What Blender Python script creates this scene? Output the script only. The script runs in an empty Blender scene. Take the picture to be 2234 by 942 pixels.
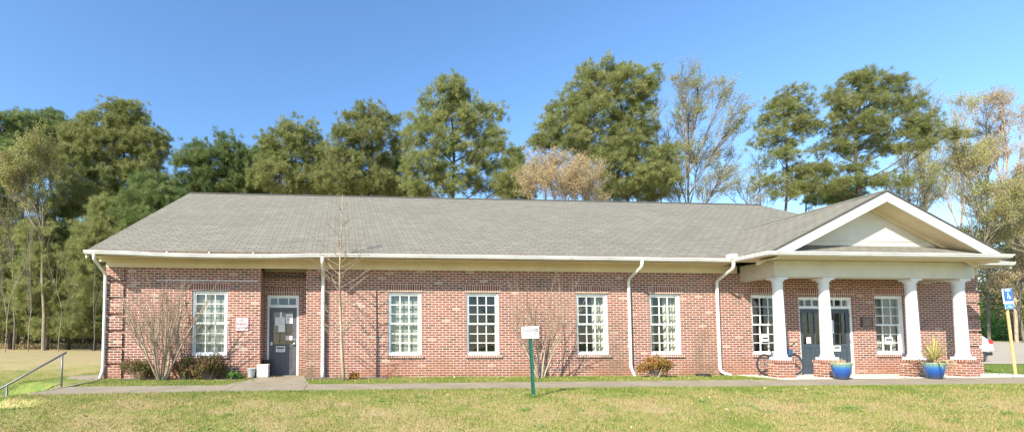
import bpy, bmesh, math, random
import numpy as np
from math import sin, cos, radians, pi, sqrt, atan2, tan
from mathutils import Vector, Matrix

sc = bpy.context.scene
COL = sc.collection

# ------------------------------------------------------------------ camera
F_PX, CX, CY, W, H = 1000.0, 805.0, 691.0, 2234.0, 942.0
YAW, PIT = radians(3.72), radians(3.03)
CAM = Vector((0, -13.1, 1.07))
FW = Vector((sin(YAW)*cos(PIT), cos(YAW)*cos(PIT), sin(PIT)))
RT = Vector((cos(YAW), -sin(YAW), 0))
UP = RT.cross(FW)
cam = bpy.data.cameras.new('camera'); camo = bpy.data.objects.new('camera', cam); COL.objects.link(camo)
camo.matrix_world = Matrix.Translation(CAM) @ Matrix((RT, UP, -FW)).transposed().to_4x4()
cam.sensor_fit = 'HORIZONTAL'; cam.sensor_width = 36.0; cam.lens = F_PX/W*36.0
cam.shift_x = (W/2-CX)/W; cam.shift_y = (CY-H/2)/W
cam.clip_start = .1; cam.clip_end = 3000
sc.camera = camo

def at(px, py, Y):
    d = FW + RT*((px-CX)/F_PX) - UP*((py-CY)/F_PX)
    return CAM + d*((Y-CAM.y)/d.y)

# ------------------------------------------------------------------ terrain
def ss(t): return np.clip(t, 0, 1)**2*(3-2*np.clip(t, 0, 1))
def terr(x, y):
    x = np.asarray(x, float); y = np.asarray(y, float)
    z = .045*ss((y+2.6)/1.6)
    z = z - 1.4*ss((-3.3-y)/9.0)*ss((-3.3-y)/9.0)**.25
    x0 = -4.7 - .5*ss((y+5.2)/1.0) - 1.1*ss((y+4.35)/.6) - 1.65*ss((y+1.9)/1.2)
    z = z - .74*ss((x0-x)/1.15)*(1-ss((y-2)/16))*(1-.7*ss((-x-30)/20))*ss((y+4.95)/.8)
    z = z + 1.2*ss((y-9)/38)*ss((x-19)/14)
    z = z + .5*ss((y-20)/50)*ss((-x)/8) * .3
    return z
def tz(x, y): return float(terr(x, y))

# ------------------------------------------------------------------ helpers
def tag(o, label=None, cat=None, group=None, kind=None):
    if label: o['label'] = label
    if cat: o['category'] = cat
    if group: o['group'] = group
    if kind: o['kind'] = kind
    return o
def empty(name, loc=(0, 0, 0), label=None, cat=None, group=None, rz=0, tilt=None):
    o = bpy.data.objects.new(name, None); COL.objects.link(o); o.location = loc
    o.rotation_euler = (tilt[0], tilt[1], rz) if tilt else (0, 0, rz); o.empty_display_size = .2
    return tag(o, label, cat, group)

class MB:
    """collects polygons, makes ONE mesh object; uv in metres by dominant axis"""
    def __init__(s): s.v = []; s.f = []
    def add(s, vs, fs):
        n = len(s.v); s.v += [tuple(p) for p in vs]; s.f += [tuple(i+n for i in f) for f in fs]; return s
    def box(s, x0, x1, y0, y1, z0, z1):
        return s.add([(x0,y0,z0),(x1,y0,z0),(x1,y1,z0),(x0,y1,z0),(x0,y0,z1),(x1,y0,z1),(x1,y1,z1),(x0,y1,z1)],
            [(0,3,2,1),(4,5,6,7),(0,1,5,4),(1,2,6,5),(2,3,7,6),(3,0,4,7)])
    def quad(s, a, b, c, d): return s.add([a, b, c, d], [(0,1,2,3)])
    def prism(s, poly, axis, a, b):
        """poly: 2-D points in the other two axes, extruded along axis from a to b"""
        def mk(p, t): return {'x': (t, p[0], p[1]), 'y': (p[0], t, p[1]), 'z': (p[0], p[1], t)}[axis]
        n = len(poly)
        return s.add([mk(p, a) for p in poly]+[mk(p, b) for p in poly],
            [tuple(range(n-1, -1, -1)), tuple(range(n, 2*n))]+[(i, (i+1) % n, n+(i+1) % n, n+i) for i in range(n)])
    def slab(s, pts, t, n=None):
        """extrude polygon pts downwards along its normal by t"""
        p = [Vector(q) for q in pts]; nn = n or (p[1]-p[0]).cross(p[2]-p[0]).normalized()
        if nn.z < 0: nn = -nn
        k = len(p)
        return s.add(p+[q-nn*t for q in p], [tuple(range(k)), tuple(range(2*k-1, k-1, -1))]+[(i, k+i, k+(i+1) % k, (i+1) % k) for i in range(k)])
    def tube(s, pts, r, n=8, cap=True):
        pts = [Vector(p) for p in pts]; rr = r if isinstance(r, (list, tuple)) else [r]*len(pts)
        base = len(s.v); ref = None
        for i, p in enumerate(pts):
            d = (pts[min(i+1, len(pts)-1)]-pts[max(i-1, 0)]).normalized()
            if ref is None: ref = Vector((0, 0, 1)) if abs(d.z) < .9 else Vector((1, 0, 0))
            u = ref - d*ref.dot(d)
            if u.length < 1e-5: u = Vector((1, 0, 0)) - d*d.x
            u.normalize(); w = d.cross(u); ref = u
            for k in range(n):
                a = 2*pi*k/n; s.v.append(tuple(p+(u*cos(a)+w*sin(a))*rr[i]))
        for i in range(len(pts)-1):
            for k in range(n):
                a, b = base+i*n+k, base+i*n+(k+1) % n; s.f.append((a, b, b+n, a+n))
        if cap: s.f.append(tuple(base+k for k in range(n-1, -1, -1))); s.f.append(tuple(base+(len(pts)-1)*n+k for k in range(n)))
        return s
    def lathe(s, prof, c=(0, 0, 0), n=28, squash=None):
        base = len(s.v)
        for r, z in prof:
            for k in range(n):
                a = 2*pi*k/n; s.v.append((c[0]+r*cos(a), c[1]+r*sin(a), c[2]+z))
        for i in range(len(prof)-1):
            for k in range(n):
                a, b = base+i*n+k, base+i*n+(k+1) % n; s.f.append((a, b, b+n, a+n))
        return s
    def torus(s, c, R, r, axis='y', n=36, m=8):
        base = len(s.v)
        for i in range(n):
            a = 2*pi*i/n
            for k in range(m):
                b = 2*pi*k/m; q = R+r*cos(b); h = r*sin(b)
                p = (q*cos(a), h, q*sin(a)) if axis == 'y' else (q*cos(a), q*sin(a), h)
                s.v.append((c[0]+p[0], c[1]+p[1], c[2]+p[2]))
        for i in range(n):
            for k in range(m):
                a = base+i*m+k; b = base+i*m+(k+1) % m; c2 = base+((i+1) % n)*m+(k+1) % m; d = base+((i+1) % n)*m+k
                s.f.append((a, d, c2, b))
        return s
    def build(s, name, mat, parent=None, smooth=False, swap=False, bevel=0, fix=True):
        me = bpy.data.meshes.new(name); me.from_pydata(s.v, [], s.f); me.update()
        if fix:
            bm = bmesh.new(); bm.from_mesh(me); bmesh.ops.recalc_face_normals(bm, faces=bm.faces); bm.to_mesh(me); bm.free()
        if bevel:
            bm = bmesh.new(); bm.from_mesh(me)
            bmesh.ops.bevel(bm, geom=[e for e in bm.edges if len(e.link_faces) == 2 and e.calc_face_angle(0) > .6], offset=bevel, segments=2, affect='EDGES', profile=.5)
            bm.to_mesh(me); bm.free()
        uv = me.uv_layers.new(name='UVMap').data
        for p in me.polygons:
            nx, ny, nz = [abs(q) for q in p.normal]
            for li in p.loop_indices:
                c = me.vertices[me.loops[li].vertex_index].co
                if nz > .8: a = (c.x, c.y)
                elif ny >= nx and nz < .3: a = (c.x, c.z)
                elif nx > ny and nz < .3: a = (c.y, c.z)
                elif ny >= nx: a = (c.x, c.z/max(.2, sqrt(1-nz*nz)))
                else: a = (c.y, c.z/max(.2, sqrt(1-nz*nz)))
                uv[li].uv = (a[1], a[0]) if swap else a
        if smooth:
            for p in me.polygons: p.use_smooth = True
        me.materials.append(mat)
        o = bpy.data.objects.new(name, me); COL.objects.link(o); o.parent = parent
        return o
def tri_mesh(name, V, F, mat, parent=None):
    """numpy arrays V (n,3), F (m,k)"""
    me = bpy.data.meshes.new(name); V = np.asarray(V, np.float32); F = np.asarray(F, np.int32); k = F.shape[1]
    me.vertices.add(len(V)); me.vertices.foreach_set('co', V.ravel())
    me.loops.add(F.size); me.loops.foreach_set('vertex_index', F.ravel())
    me.polygons.add(len(F)); me.polygons.foreach_set('loop_start', np.arange(0, F.size, k, dtype=np.int32))
    me.polygons.foreach_set('loop_total', np.full(len(F), k, np.int32))
    me.update(calc_edges=True); me.validate(); me.materials.append(mat)
    o = bpy.data.objects.new(name, me); COL.objects.link(o); o.parent = parent
    return o
def copy_tree(o, parent=None):
    c = o.copy(); COL.objects.link(c); c.parent = parent
    for ch in list(o.children): copy_tree(ch, c)
    return c
def text(name, body, mat, parent, loc, size, rot=(pi/2, 0, 0), ext=.0015, bold=0.0, align='CENTER', sx=1):
    cu = bpy.data.curves.new(name, 'FONT'); cu.body = body; cu.size = size; cu.align_x = align; cu.align_y = 'CENTER'; cu.extrude = ext; cu.offset = bold
    o = bpy.data.objects.new(name, cu); COL.objects.link(o)
    dg = bpy.context.evaluated_depsgraph_get(); dg.update()
    me = bpy.data.meshes.new_from_object(o.evaluated_get(dg)); bpy.data.objects.remove(o)
    me.materials.clear(); me.materials.append(mat)
    o = bpy.data.objects.new(name, me); COL.objects.link(o); o.parent = parent; o.location = loc; o.rotation_euler = rot; o.scale = (sx, 1, 1)
    return o

# ------------------------------------------------------------------ materials
class N:
    def __init__(s, name):
        s.m = bpy.data.materials.new(name); s.m.use_nodes = True; s.t = s.m.node_tree; s.b = s.t.nodes['Principled BSDF']; s.o = s.t.nodes['Material Output']
    def n(s, typ, **kw):
        x = s.t.nodes.new(typ)
        for k, v in kw.items():
            if k.startswith('i_'): x.inputs[k[2:].replace('_', ' ')].default_value = v
            else: setattr(x, k, v)
        return x
    def l(s, a, b): s.t.links.new(a, b)
    def noise(s, vec, scale, detail=4, rough=.55):
        x = s.n('ShaderNodeTexNoise'); x.inputs['Scale'].default_value = scale; x.inputs['Detail'].default_value = detail; x.inputs['Roughness'].default_value = rough
        if vec: s.l(vec, x.inputs['Vector'])
        return x.outputs['Fac']
    def ramp(s, fac, stops, const=False):
        x = s.n('ShaderNodeValToRGB'); cr = x.color_ramp; cr.interpolation = 'CONSTANT' if const else 'LINEAR'
        while len(cr.elements) < len(stops): cr.elements.new(.5)
        for e, (p, c) in zip(cr.elements, stops): e.position = p; e.color = (*c, 1) if len(c) == 3 else c
        s.l(fac, x.inputs['Fac']); return x.outputs['Color']
    def mix(s, fac, a, b, mode='MIX'):
        x = s.n('ShaderNodeMix', data_type='RGBA', blend_type=mode)
        for sock, v in ((x.inputs[0], fac), (x.inputs[6], a), (x.inputs[7], b)):
            if isinstance(v, (int, float)): sock.default_value = v
            elif isinstance(v, tuple): sock.default_value = (*v, 1)
            else: s.l(v, sock)
        return x.outputs[2]
    def bump(s, h, strength=.3, dist=.01):
        x = s.n('ShaderNodeBump'); x.inputs['Strength'].default_value = strength; x.inputs['Distance'].default_value = dist
        s.l(h, x.inputs['Height']); s.l(x.outputs[0], s.b.inputs['Normal'])
    def pos(s): return s.n('ShaderNodeNewGeometry').outputs['Position']
    def rnd(s): return s.n('ShaderNodeNewGeometry').outputs['Random Per Island']
    def col(s, c):
        if isinstance(c, tuple): s.b.inputs['Base Color'].default_value = (*c, 1)
        else: s.l(c, s.b.inputs['Base Color'])

def plain(name, c, rough=.6, metal=0, var=.12, scale=6, spec=.5, dirt=None):
    m = N(name); p = m.n('ShaderNodeTexCoord').outputs['Object']
    f = m.noise(p, scale, 5); lo = tuple(max(0, q*(1-var)) for q in c); hi = tuple(min(1, q*(1+var)) for q in c)
    colr = m.ramp(f, [(.3, lo), (.7, hi)])
    if dirt:
        f2 = m.noise(p, scale*.35, 6, .7); colr = m.mix(m.ramp(f2, [(.48, (0, 0, 0)), (.75, (1, 1, 1))]), colr, dirt)
    m.col(colr); m.b.inputs['Roughness'].default_value = rough; m.b.inputs['Metallic'].default_value = metal
    m.b.inputs['Specular IOR Level'].default_value = spec
    return m.m

def brick_mat(name, soldier=False, shift=0.0):
    m = N(name); uv = m.n('ShaderNodeUVMap').outputs[0]; pos = m.pos()
    # slight wobble so the courses are not ruler straight
    wob = m.n('ShaderNodeTexNoise'); wob.inputs['Scale'].default_value = 3.0; m.l(pos, wob.inputs['Vector'])
    vm = m.n('ShaderNodeVectorMath', operation='MULTIPLY_ADD'); m.l(wob.outputs['Color'], vm.inputs[0]); vm.inputs[1].default_value = (.006, .006, 0); m.l(uv, vm.inputs[2])
    br = m.n('ShaderNodeTexBrick'); m.l(vm.outputs[0], br.inputs['Vector'])
    br.offset = 0.0 if soldier else .5; br.squash = 1
    for k, v in (('Color1', (0,0,0,1)), ('Color2', (1,1,1,1)), ('Mortar', (.5,.5,.5,1)), ('Scale', 1), ('Mortar Size', .008), ('Mortar Smooth', .15), ('Bias', 0), ('Brick Width', .21 if soldier else .206), ('Row Height', .068)):
        br.inputs[k].default_value = v
    c = m.ramp(br.outputs['Color'], [(0, (.10,.05,.045)), (.05, (.155,.058,.048)), (.2, (.21,.065,.05)), (.42, (.265,.088,.070)), (.62, (.23,.072,.060)), (.74, (.285,.11,.08)), (.88, (.24,.076,.058)), (.98, (.42,.31,.24))], True)
    spk = m.noise(pos, 45, 4, .7); c = m.mix(m.ramp(spk, [(.35, (0,0,0)), (.75, (.28,.28,.28))]), c, (.34,.20,.15))
    # lime smears: pale blotches on the tumbled brick
    bl = m.noise(pos, 11, 6, .75); c = m.mix(m.ramp(bl, [(.63, (0,0,0)), (.70, (.8,.8,.8))]), c, (.60,.52,.44))
    dk = m.noise(pos, 1.3, 5, .65); c = m.mix(m.ramp(dk, [(.35, (.3,.3,.3)), (.6, (0,0,0))]), c, (.17,.07,.06))
    mo = m.mix(m.noise(pos, 9, 4), (.52,.44,.35), (.66,.58,.48))
    c = m.mix(br.outputs['Fac'], c, mo)
    # red clay splash and mildew low on the wall
    sep = m.n('ShaderNodeSeparateXYZ'); m.l(pos, sep.inputs[0])
    mr = m.n('ShaderNodeMapRange'); m.l(sep.outputs['Z'], mr.inputs[0]); mr.inputs[1].default_value = .75; mr.inputs[2].default_value = .02; mr.inputs[3].default_value = 0; mr.inputs[4].default_value = 1
    mu = m.n('ShaderNodeMath', operation='MULTIPLY'); m.l(mr.outputs[0], mu.inputs[0]); m.l(m.ramp(m.noise(pos, 1.1, 5, .7), [(.38, (0,0,0)), (.62, (.85,.85,.85))]), mu.inputs[1])
    c = m.mix(mu.outputs[0], c, (.30,.13,.07))
    # grey green damp stains beside the downspouts
    for x0 in (-.85, 8.15, 10.95):
        sb = m.n('ShaderNodeMath', operation='SUBTRACT'); m.l(sep.outputs['X'], sb.inputs[0]); sb.inputs[1].default_value = x0
        ab = m.n('ShaderNodeMath', operation='ABSOLUTE'); m.l(sb.outputs[0], ab.inputs[0])
        m1 = m.n('ShaderNodeMapRange'); m.l(ab.outputs[0], m1.inputs[0]); m1.inputs[1].default_value = .55; m1.inputs[2].default_value = .1; m1.inputs[3].default_value = 0; m1.inputs[4].default_value = 1
        m2 = m.n('ShaderNodeMapRange'); m.l(sep.outputs['Z'], m2.inputs[0]); m2.inputs[1].default_value = 2.2; m2.inputs[2].default_value = .5; m2.inputs[3].default_value = 0; m2.inputs[4].default_value = .8
        q = m.n('ShaderNodeMath', operation='MULTIPLY'); m.l(m1.outputs[0], q.inputs[0]); m.l(m2.outputs[0], q.inputs[1])
        q2 = m.n('ShaderNodeMath', operation='MULTIPLY'); m.l(q.outputs[0], q2.inputs[0]); m.l(m.ramp(m.noise(pos, 3.5, 6, .7), [(.35, (0,0,0)), (.6, (1,1,1))]), q2.inputs[1])
        c = m.mix(q2.outputs[0], c, (.15,.11,.07))
    m.col(c); m.b.inputs['Roughness'].default_value = .9; m.b.inputs['Specular IOR Level'].default_value = .15
    inv = m.n('ShaderNodeMath', operation='SUBTRACT'); inv.inputs[0].default_value = 1; m.l(br.outputs['Fac'], inv.inputs[1]); m.bump(inv.outputs[0], .5, .008)
    return m.m

def shingle_mat():
    m = N('shingles'); uv = m.n('ShaderNodeUVMap').outputs[0]; pos = m.pos()
    wob = m.n('ShaderNodeTexNoise'); wob.inputs['Scale'].default_value = 1.2; wob.inputs['Detail'].default_value = 3; m.l(pos, wob.inputs['Vector'])
    vm = m.n('ShaderNodeVectorMath', operation='MULTIPLY_ADD'); m.l(wob.outputs['Color'], vm.inputs[0]); vm.inputs[1].default_value = (.05, .035, 0); m.l(uv, vm.inputs[2])
    br = m.n('ShaderNodeTexBrick'); m.l(vm.outputs[0], br.inputs['Vector']); br.offset = .37
    for k, v in (('Color1', (0,0,0,1)), ('Color2', (1,1,1,1)), ('Mortar', (.3,.3,.3,1)), ('Scale', 1), ('Mortar Size', .010), ('Mortar Smooth', .4), ('Brick Width', .31), ('Row Height', .142)):
        br.inputs[k].default_value = v
    c = m.ramp(br.outputs['Color'], [(0, (.155,.145,.118)), (.35, (.18,.168,.137)), (.7, (.198,.186,.151)), (1, (.222,.208,.168))])
    c = m.mix(m.ramp(m.noise(pos, 60, 3, .7), [(.3, (0,0,0)), (.8, (.5,.5,.5))]), c, (.27,.255,.21))
    c = m.mix(m.ramp(m.noise(pos, .55, 5, .6), [(.4, (0,0,0)), (.75, (.35,.35,.35))]), c, (.15,.14,.105))
    c = m.mix(br.outputs['Fac'], c, (.06,.056,.046))
    m.col(c); m.b.inputs['Roughness'].default_value = .95; m.b.inputs['Specular IOR Level'].default_value = .1
    m.bump(br.outputs['Color'], .25, .006); return m.m

def glass_mat():
    m = N('glass'); t = m.t; tr = m.n('ShaderNodeBsdfTransparent'); tr.inputs[0].default_value = (.88,.91,.89,1)
    gl = m.n('ShaderNodeBsdfGlossy'); gl.inputs['Roughness'].default_value = .02; gl.inputs[0].default_value = (1,1,1,1)
    lw = m.n('ShaderNodeLayerWeight'); pw = m.n('ShaderNodeMath', operation='POWER'); m.l(lw.outputs['Facing'], pw.inputs[0]); pw.inputs[1].default_value = 5
    fr = m.n('ShaderNodeMath', operation='MULTIPLY_ADD'); m.l(pw.outputs[0], fr.inputs[0]); fr.inputs[1].default_value = .9; fr.inputs[2].default_value = .065
    nz = m.noise(m.pos(), 1.7, 2); bp = m.n('ShaderNodeBump'); bp.inputs['Strength'].default_value = .25; bp.inputs['Distance'].default_value = .02; m.l(nz, bp.inputs['Height']); m.l(bp.outputs[0], gl.inputs['Normal'])
    mx = m.n('ShaderNodeMixShader'); m.l(fr.outputs[0], mx.inputs[0]); m.l(tr.outputs[0], mx.inputs[1]); m.l(gl.outputs[0], mx.inputs[2]); m.l(mx.outputs[0], m.o.inputs[0])
    return m.m

def concrete(name, c, dark):
    m = N(name); p = m.pos(); a = m.noise(p, 1.4, 8, .7); b = m.noise(p, 22, 5, .7)
    cc = m.mix(m.ramp(a, [(.35, (0,0,0)), (.7, (1,1,1))]), c, dark); cc = m.mix(m.ramp(b, [(.3, (0,0,0)), (.8, (.4,.4,.4))]), cc, tuple(q*.6 for q in c))
    m.col(cc); m.b.inputs['Roughness'].default_value = .9; m.b.inputs['Specular IOR Level'].default_value = .2; m.bump(b, .2, .004); return m.m

def leaf_mat(name, stops, trans=.25, pscale=.8, ptint=None, objvar=.25):
    """colour varies per leaf and in patches; objects vary a little too"""
    m = N(name); r = m.rnd(); p = m.pos(); c = m.ramp(r, stops)
    if ptint:
        c = m.mix(m.ramp(m.noise(p, pscale, 3), [(.42, (0,0,0)), (.62, (.8,.8,.8))]), c, ptint)
    oi = m.n('ShaderNodeObjectInfo'); hsv = m.n('ShaderNodeHueSaturation'); mr = m.n('ShaderNodeMapRange'); m.l(oi.outputs['Random'], mr.inputs[0]); mr.inputs[3].default_value = 1-objvar; mr.inputs[4].default_value = 1+objvar
    m.l(mr.outputs[0], hsv.inputs['Value']); m.l(c, hsv.inputs['Color']); c = hsv.outputs[0]
    m.col(c); m.b.inputs['Roughness'].default_value = .55; m.b.inputs['Specular IOR Level'].default_value = .3
    if trans:
        tl = m.n('ShaderNodeBsdfTranslucent'); m.l(c, tl.inputs[0]); mx = m.n('ShaderNodeMixShader'); mx.inputs[0].default_value = trans
        m.l(m.b.outputs[0], mx.inputs[1]); m.l(tl.outputs[0], mx.inputs[2]); m.l(mx.outputs[0], m.o.inputs[0])
    return m.m

def bark(name, a, b, sc_=6):
    m = N(name); tc = m.n('ShaderNodeTexCoord').outputs['Object']; mp = m.n('ShaderNodeMapping'); mp.inputs['Scale'].default_value = (1, 1, .25); m.l(tc, mp.inputs[0])
    f = m.noise(mp.outputs[0], sc_, 6, .7); m.col(m.ramp(f, [(.35, a), (.65, b)])); m.b.inputs['Roughness'].default_value = .9; m.b.inputs['Specular IOR Level'].default_value = .1; m.bump(f, .4, .02); return m.m

def lawn_mat(name, blade=False):
    m = N(name); p = m.pos()
    a = m.noise(p, .7, 7, .72); b = m.noise(p, 4.5, 6, .8)
    ad = m.n('ShaderNodeMath', operation='ADD'); m.l(a, ad.inputs[0]); mu = m.n('ShaderNodeMath', operation='MULTIPLY'); m.l(b, mu.inputs[0]); mu.inputs[1].default_value = .55; m.l(mu.outputs[0], ad.inputs[1])
    # greener close to the walk and walls
    sep = m.n('ShaderNodeSeparateXYZ'); m.l(p, sep.inputs[0])
    g1 = m.n('ShaderNodeMapRange'); m.l(sep.outputs['Y'], g1.inputs[0]); g1.inputs[1].default_value = -4.6; g1.inputs[2].default_value = -3.1; g1.inputs[3].default_value = 0; g1.inputs[4].default_value = -.16
    g2 = m.n('ShaderNodeMapRange'); m.l(sep.outputs['Y'], g2.inputs[0]); g2.inputs[1].default_value = 5; g2.inputs[2].default_value = 14; g2.inputs[3].default_value = 0; g2.inputs[4].default_value = .3
    g3 = m.n('ShaderNodeMapRange'); m.l(sep.outputs['X'], g3.inputs[0]); g3.inputs[1].default_value = 19; g3.inputs[2].default_value = 23; g3.inputs[3].default_value = 0; g3.inputs[4].default_value = -.12
    for g in (g1, g2, g3):
        k = m.n('ShaderNodeMath', operation='ADD'); m.l(ad.outputs[0], k.inputs[0]); m.l(g.outputs[0], k.inputs[1]); ad = k
    if blade:
        k = m.n('ShaderNodeMath', operation='MULTIPLY_ADD'); m.l(m.rnd(), k.inputs[0]); k.inputs[1].default_value = .55; m.l(ad.outputs[0], k.inputs[2]); k2 = m.n('ShaderNodeMath', operation='SUBTRACT'); m.l(k.outputs[0], k2.inputs[0]); k2.inputs[1].default_value = .27; ad = k2
    c = m.ramp(ad.outputs[0], [(.50, (.12,.21,.03)), (.66, (.24,.28,.055)), (.78, (.36,.32,.11)), (.92, (.47,.37,.19)), (1.0, (.48,.33,.18))])
    if not blade:
        d = m.noise(p, 30, 4, .7); c = m.mix(m.ramp(d, [(.4, (.6,.6,.6)), (.65, (0,0,0))]), c, (.13,.11,.05))
    m.col(c); m.b.inputs['Roughness'].default_value = .8; m.b.inputs['Specular IOR Level'].default_value = .15
    if blade:
        tl = m.n('ShaderNodeBsdfTranslucent'); m.l(c, tl.inputs[0]); mx = m.n('ShaderNodeMixShader'); mx.inputs[0].default_value = .3
        m.l(m.b.outputs[0], mx.inputs[1]); m.l(tl.outputs[0], mx.inputs[2]); m.l(mx.outputs[0], m.o.inputs[0])
    return m.m

M = dict(
    brick=brick_mat('brick'), soldier=brick_mat('soldier_brick', True), shingle=shingle_mat(), glass=glass_mat(),
    white=plain('white_paint', (.78,.78,.76), .45, var=.05, dirt=(.55,.53,.47)), gutter=plain('gutter_paint', (.74,.73,.70), .35, var=.05, dirt=(.55,.52,.45)),
    cream=plain('cream_trim', (.66,.55,.385), .6, var=.06, scale=2, dirt=(.55,.45,.31)), gable=plain('gable_board', (.60,.56,.475), .6, var=.05, scale=2, dirt=(.45,.40,.32)),
    column=plain('column_paint', (.70,.70,.73), .5, var=.03, dirt=(.58,.58,.58)),
    rust=plain('bare_fascia', (.22,.12,.07), .9, var=.4, scale=9), dark=plain('dark_cap', (.07,.065,.055), .9),
    blue_door=plain('slate_door_paint', (.045,.062,.078), .45, var=.08), grey_door=plain('grey_door_paint', (.085,.082,.09), .45, var=.08),
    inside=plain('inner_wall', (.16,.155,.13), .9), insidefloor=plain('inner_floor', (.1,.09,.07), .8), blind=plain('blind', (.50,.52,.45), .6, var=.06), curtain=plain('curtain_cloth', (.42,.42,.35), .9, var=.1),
    greycurtain=plain('grey_curtain_cloth', (.22,.22,.21), .9, var=.15),
    walk=concrete('walk_concrete', (.33,.28,.205), (.22,.185,.135)), porch=concrete('porch_concrete', (.62,.60,.55), (.5,.48,.43)), pave=concrete('lot_paving', (.42,.365,.285), (.34,.295,.225)),
    lawn=lawn_mat('lawn'), blade=lawn_mat('grass_blades', True), mulch=plain('mulch', (.11,.085,.065), .95, var=.6, scale=25),
    paper=plain('paper', (.80,.79,.76), .8, var=.03), pinkpaper=plain('pink_paper', (.74,.58,.62), .8, var=.03), black=plain('black', (.018,.018,.02), .5), rubber=plain('rubber', (.03,.03,.032), .8), red=plain('sign_red', (.55,.07,.06), .5),
    signface=plain('pale_sign_face', (.42,.50,.53), .5, var=.05, dirt=(.5,.55,.55)), blue=plain('sign_blue', (.02,.13,.55), .4, var=.08), skyblue=plain('light_sign_blue', (.05,.24,.66), .4),
    green=plain('green_post', (.02,.10,.075), .4), steel=plain('galvanised', (.17,.17,.18), .5, .5), brass=plain('nickel', (.6,.58,.52), .3, .9), bronze=plain('bronze_plaque', (.10,.065,.055), .45, .5), bronzetext=plain('bronze_letters', (.30,.24,.19), .4, .5),
    wood=plain('wood_post', (.46,.36,.15), .85, var=.25, scale=12), clay=plain('stone_box', (.62,.60,.54), .8, dirt=(.45,.42,.35)),
    car=plain('car_paint', (.80,.80,.81), .18, var=.01), tail=plain('tail_lamp', (.45,.02,.02), .2), carglass=plain('car_glass', (.02,.022,.025), .08), bikeblue=plain('bike_blue', (.025,.075,.16), .4),
    soil=plain('potting_soil', (.09,.065,.045), .95, var=.4, scale=20), straw=plain('dry_stalk', (.40,.31,.19), .9, var=.2),
    pinebark=bark('pine_bark', (.05,.038,.03), (.15,.11,.085)), greybark=bark('grey_bark', (.10,.085,.065), (.22,.19,.15)), palebark=bark('pale_bark', (.17,.145,.10), (.34,.29,.22)), myrtlebark=bark('myrtle_bark', (.21,.155,.11), (.44,.355,.27), 9),
    needles=leaf_mat('pine_needles', [(0, (.12,.165,.05)), (.5, (.22,.255,.08)), (1, (.36,.36,.13))], .45, .9, (.34,.34,.14), .12),
    needles_dark=leaf_mat('dark_pine_needles', [(0, (.07,.13,.042)), (.5, (.125,.195,.065)), (1, (.235,.30,.10))], .45, .9, (.27,.30,.11), .12),
    bud=leaf_mat('spring_leaves', [(0, (.24,.29,.07)), (.5, (.42,.45,.13)), (1, (.58,.54,.22))], .4, .5, (.34,.28,.12), .12),
    tanbud=leaf_mat('tan_twigs', [(0, (.28,.20,.10)), (.5, (.42,.32,.16)), (1, (.52,.43,.24))], .3, .5, None, .12),
    scrub=leaf_mat('scrub_leaves', [(0, (.12,.13,.05)), (.4, (.26,.22,.09)), (.8, (.42,.32,.15)), (1, (.52,.40,.21))], .3, .25, (.10,.16,.04), .1),
    brush=leaf_mat('underbrush', [(0, (.07,.085,.035)), (.5, (.15,.15,.065)), (1, (.26,.21,.11))], .2, .3, (.05,.07,.02), .1),
    nandina=leaf_mat('nandina_leaves', [(0, (.07,.12,.03)), (.5, (.16,.21,.06)), (.8, (.24,.14,.055)), (1, (.38,.24,.11))], .3, 7, (.19,.075,.045), .15),
    orange=leaf_mat('orange_leaves', [(0, (.12,.16,.04)), (.4, (.30,.22,.06)), (.7, (.48,.20,.06)), (1, (.45,.12,.05))], .3, 5, None, .1),
    weed=leaf_mat('weed_leaves', [(0, (.09,.20,.04)), (1, (.19,.33,.075))], .3, 3, None, .1),
    yucca=leaf_mat('yucca_leaves', [(0, (.30,.30,.08)), (.5, (.46,.42,.13)), (1, (.52,.42,.22))], .3, 3, None, .1),
)
def pot_mat():
    m = N('blue_glaze'); tc = m.n('ShaderNodeTexCoord').outputs['Object']; sep = m.n('ShaderNodeSeparateXYZ'); m.l(tc, sep.inputs[0])
    at2 = m.n('ShaderNodeMath', operation='ARCTAN2'); m.l(sep.outputs[0], at2.inputs[0]); m.l(sep.outputs[1], at2.inputs[1])
    cb = m.n('ShaderNodeCombineXYZ'); m.l(at2.outputs[0], cb.inputs[0]); drip = m.noise(cb.outputs[0], 9, 3, .6)
    k = m.n('ShaderNodeMath', operation='MULTIPLY_ADD'); m.l(drip, k.inputs[0]); k.inputs[1].default_value = .22; m.l(sep.outputs[2], k.inputs[2])
    m.col(m.ramp(k.outputs[0], [(.12, (.045,.06,.075)), (.24, (.015,.05,.20)), (.38, (.02,.10,.33)), (.46, (.08,.22,.30)), (.50, (.24,.32,.22))]))
    m.b.inputs['Roughness'].default_value = .2; return m.m
M['glaze'] = pot_mat()

# ------------------------------------------------------------------ ground
def axis(lo, hi, segs):
    return np.unique(np.concatenate([np.linspace(a, b, n) for a, b, n in segs]))
gx = axis(0, 0, [(-900, -100, 9), (-100, -30, 15), (-30, -9, 22), (-9, -5, 34), (-5, 24, 30), (24, 60, 25), (60, 900, 20)])
gy = axis(0, 0, [(-200, -20, 8), (-20, -10, 12), (-10, 0, 70), (0, 20, 22), (20, 60, 20), (60, 1500, 14)])
XX, YY = np.meshgrid(gx, gy, indexing='ij'); ZZ = terr(XX, YY)
V = np.stack([XX, YY, ZZ], -1).reshape(-1, 3); ny = len(gy)
I = np.arange(len(gx)-1)[:, None]*ny + np.arange(ny-1)[None, :]
Fq = np.stack([I, I+ny, I+ny+1, I+1], -1).reshape(-1, 4)
g = tri_mesh('lawn', V, Fq, M['lawn']); g['kind'] = 'structure'
for p in g.data.polygons: p.use_smooth = True

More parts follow.
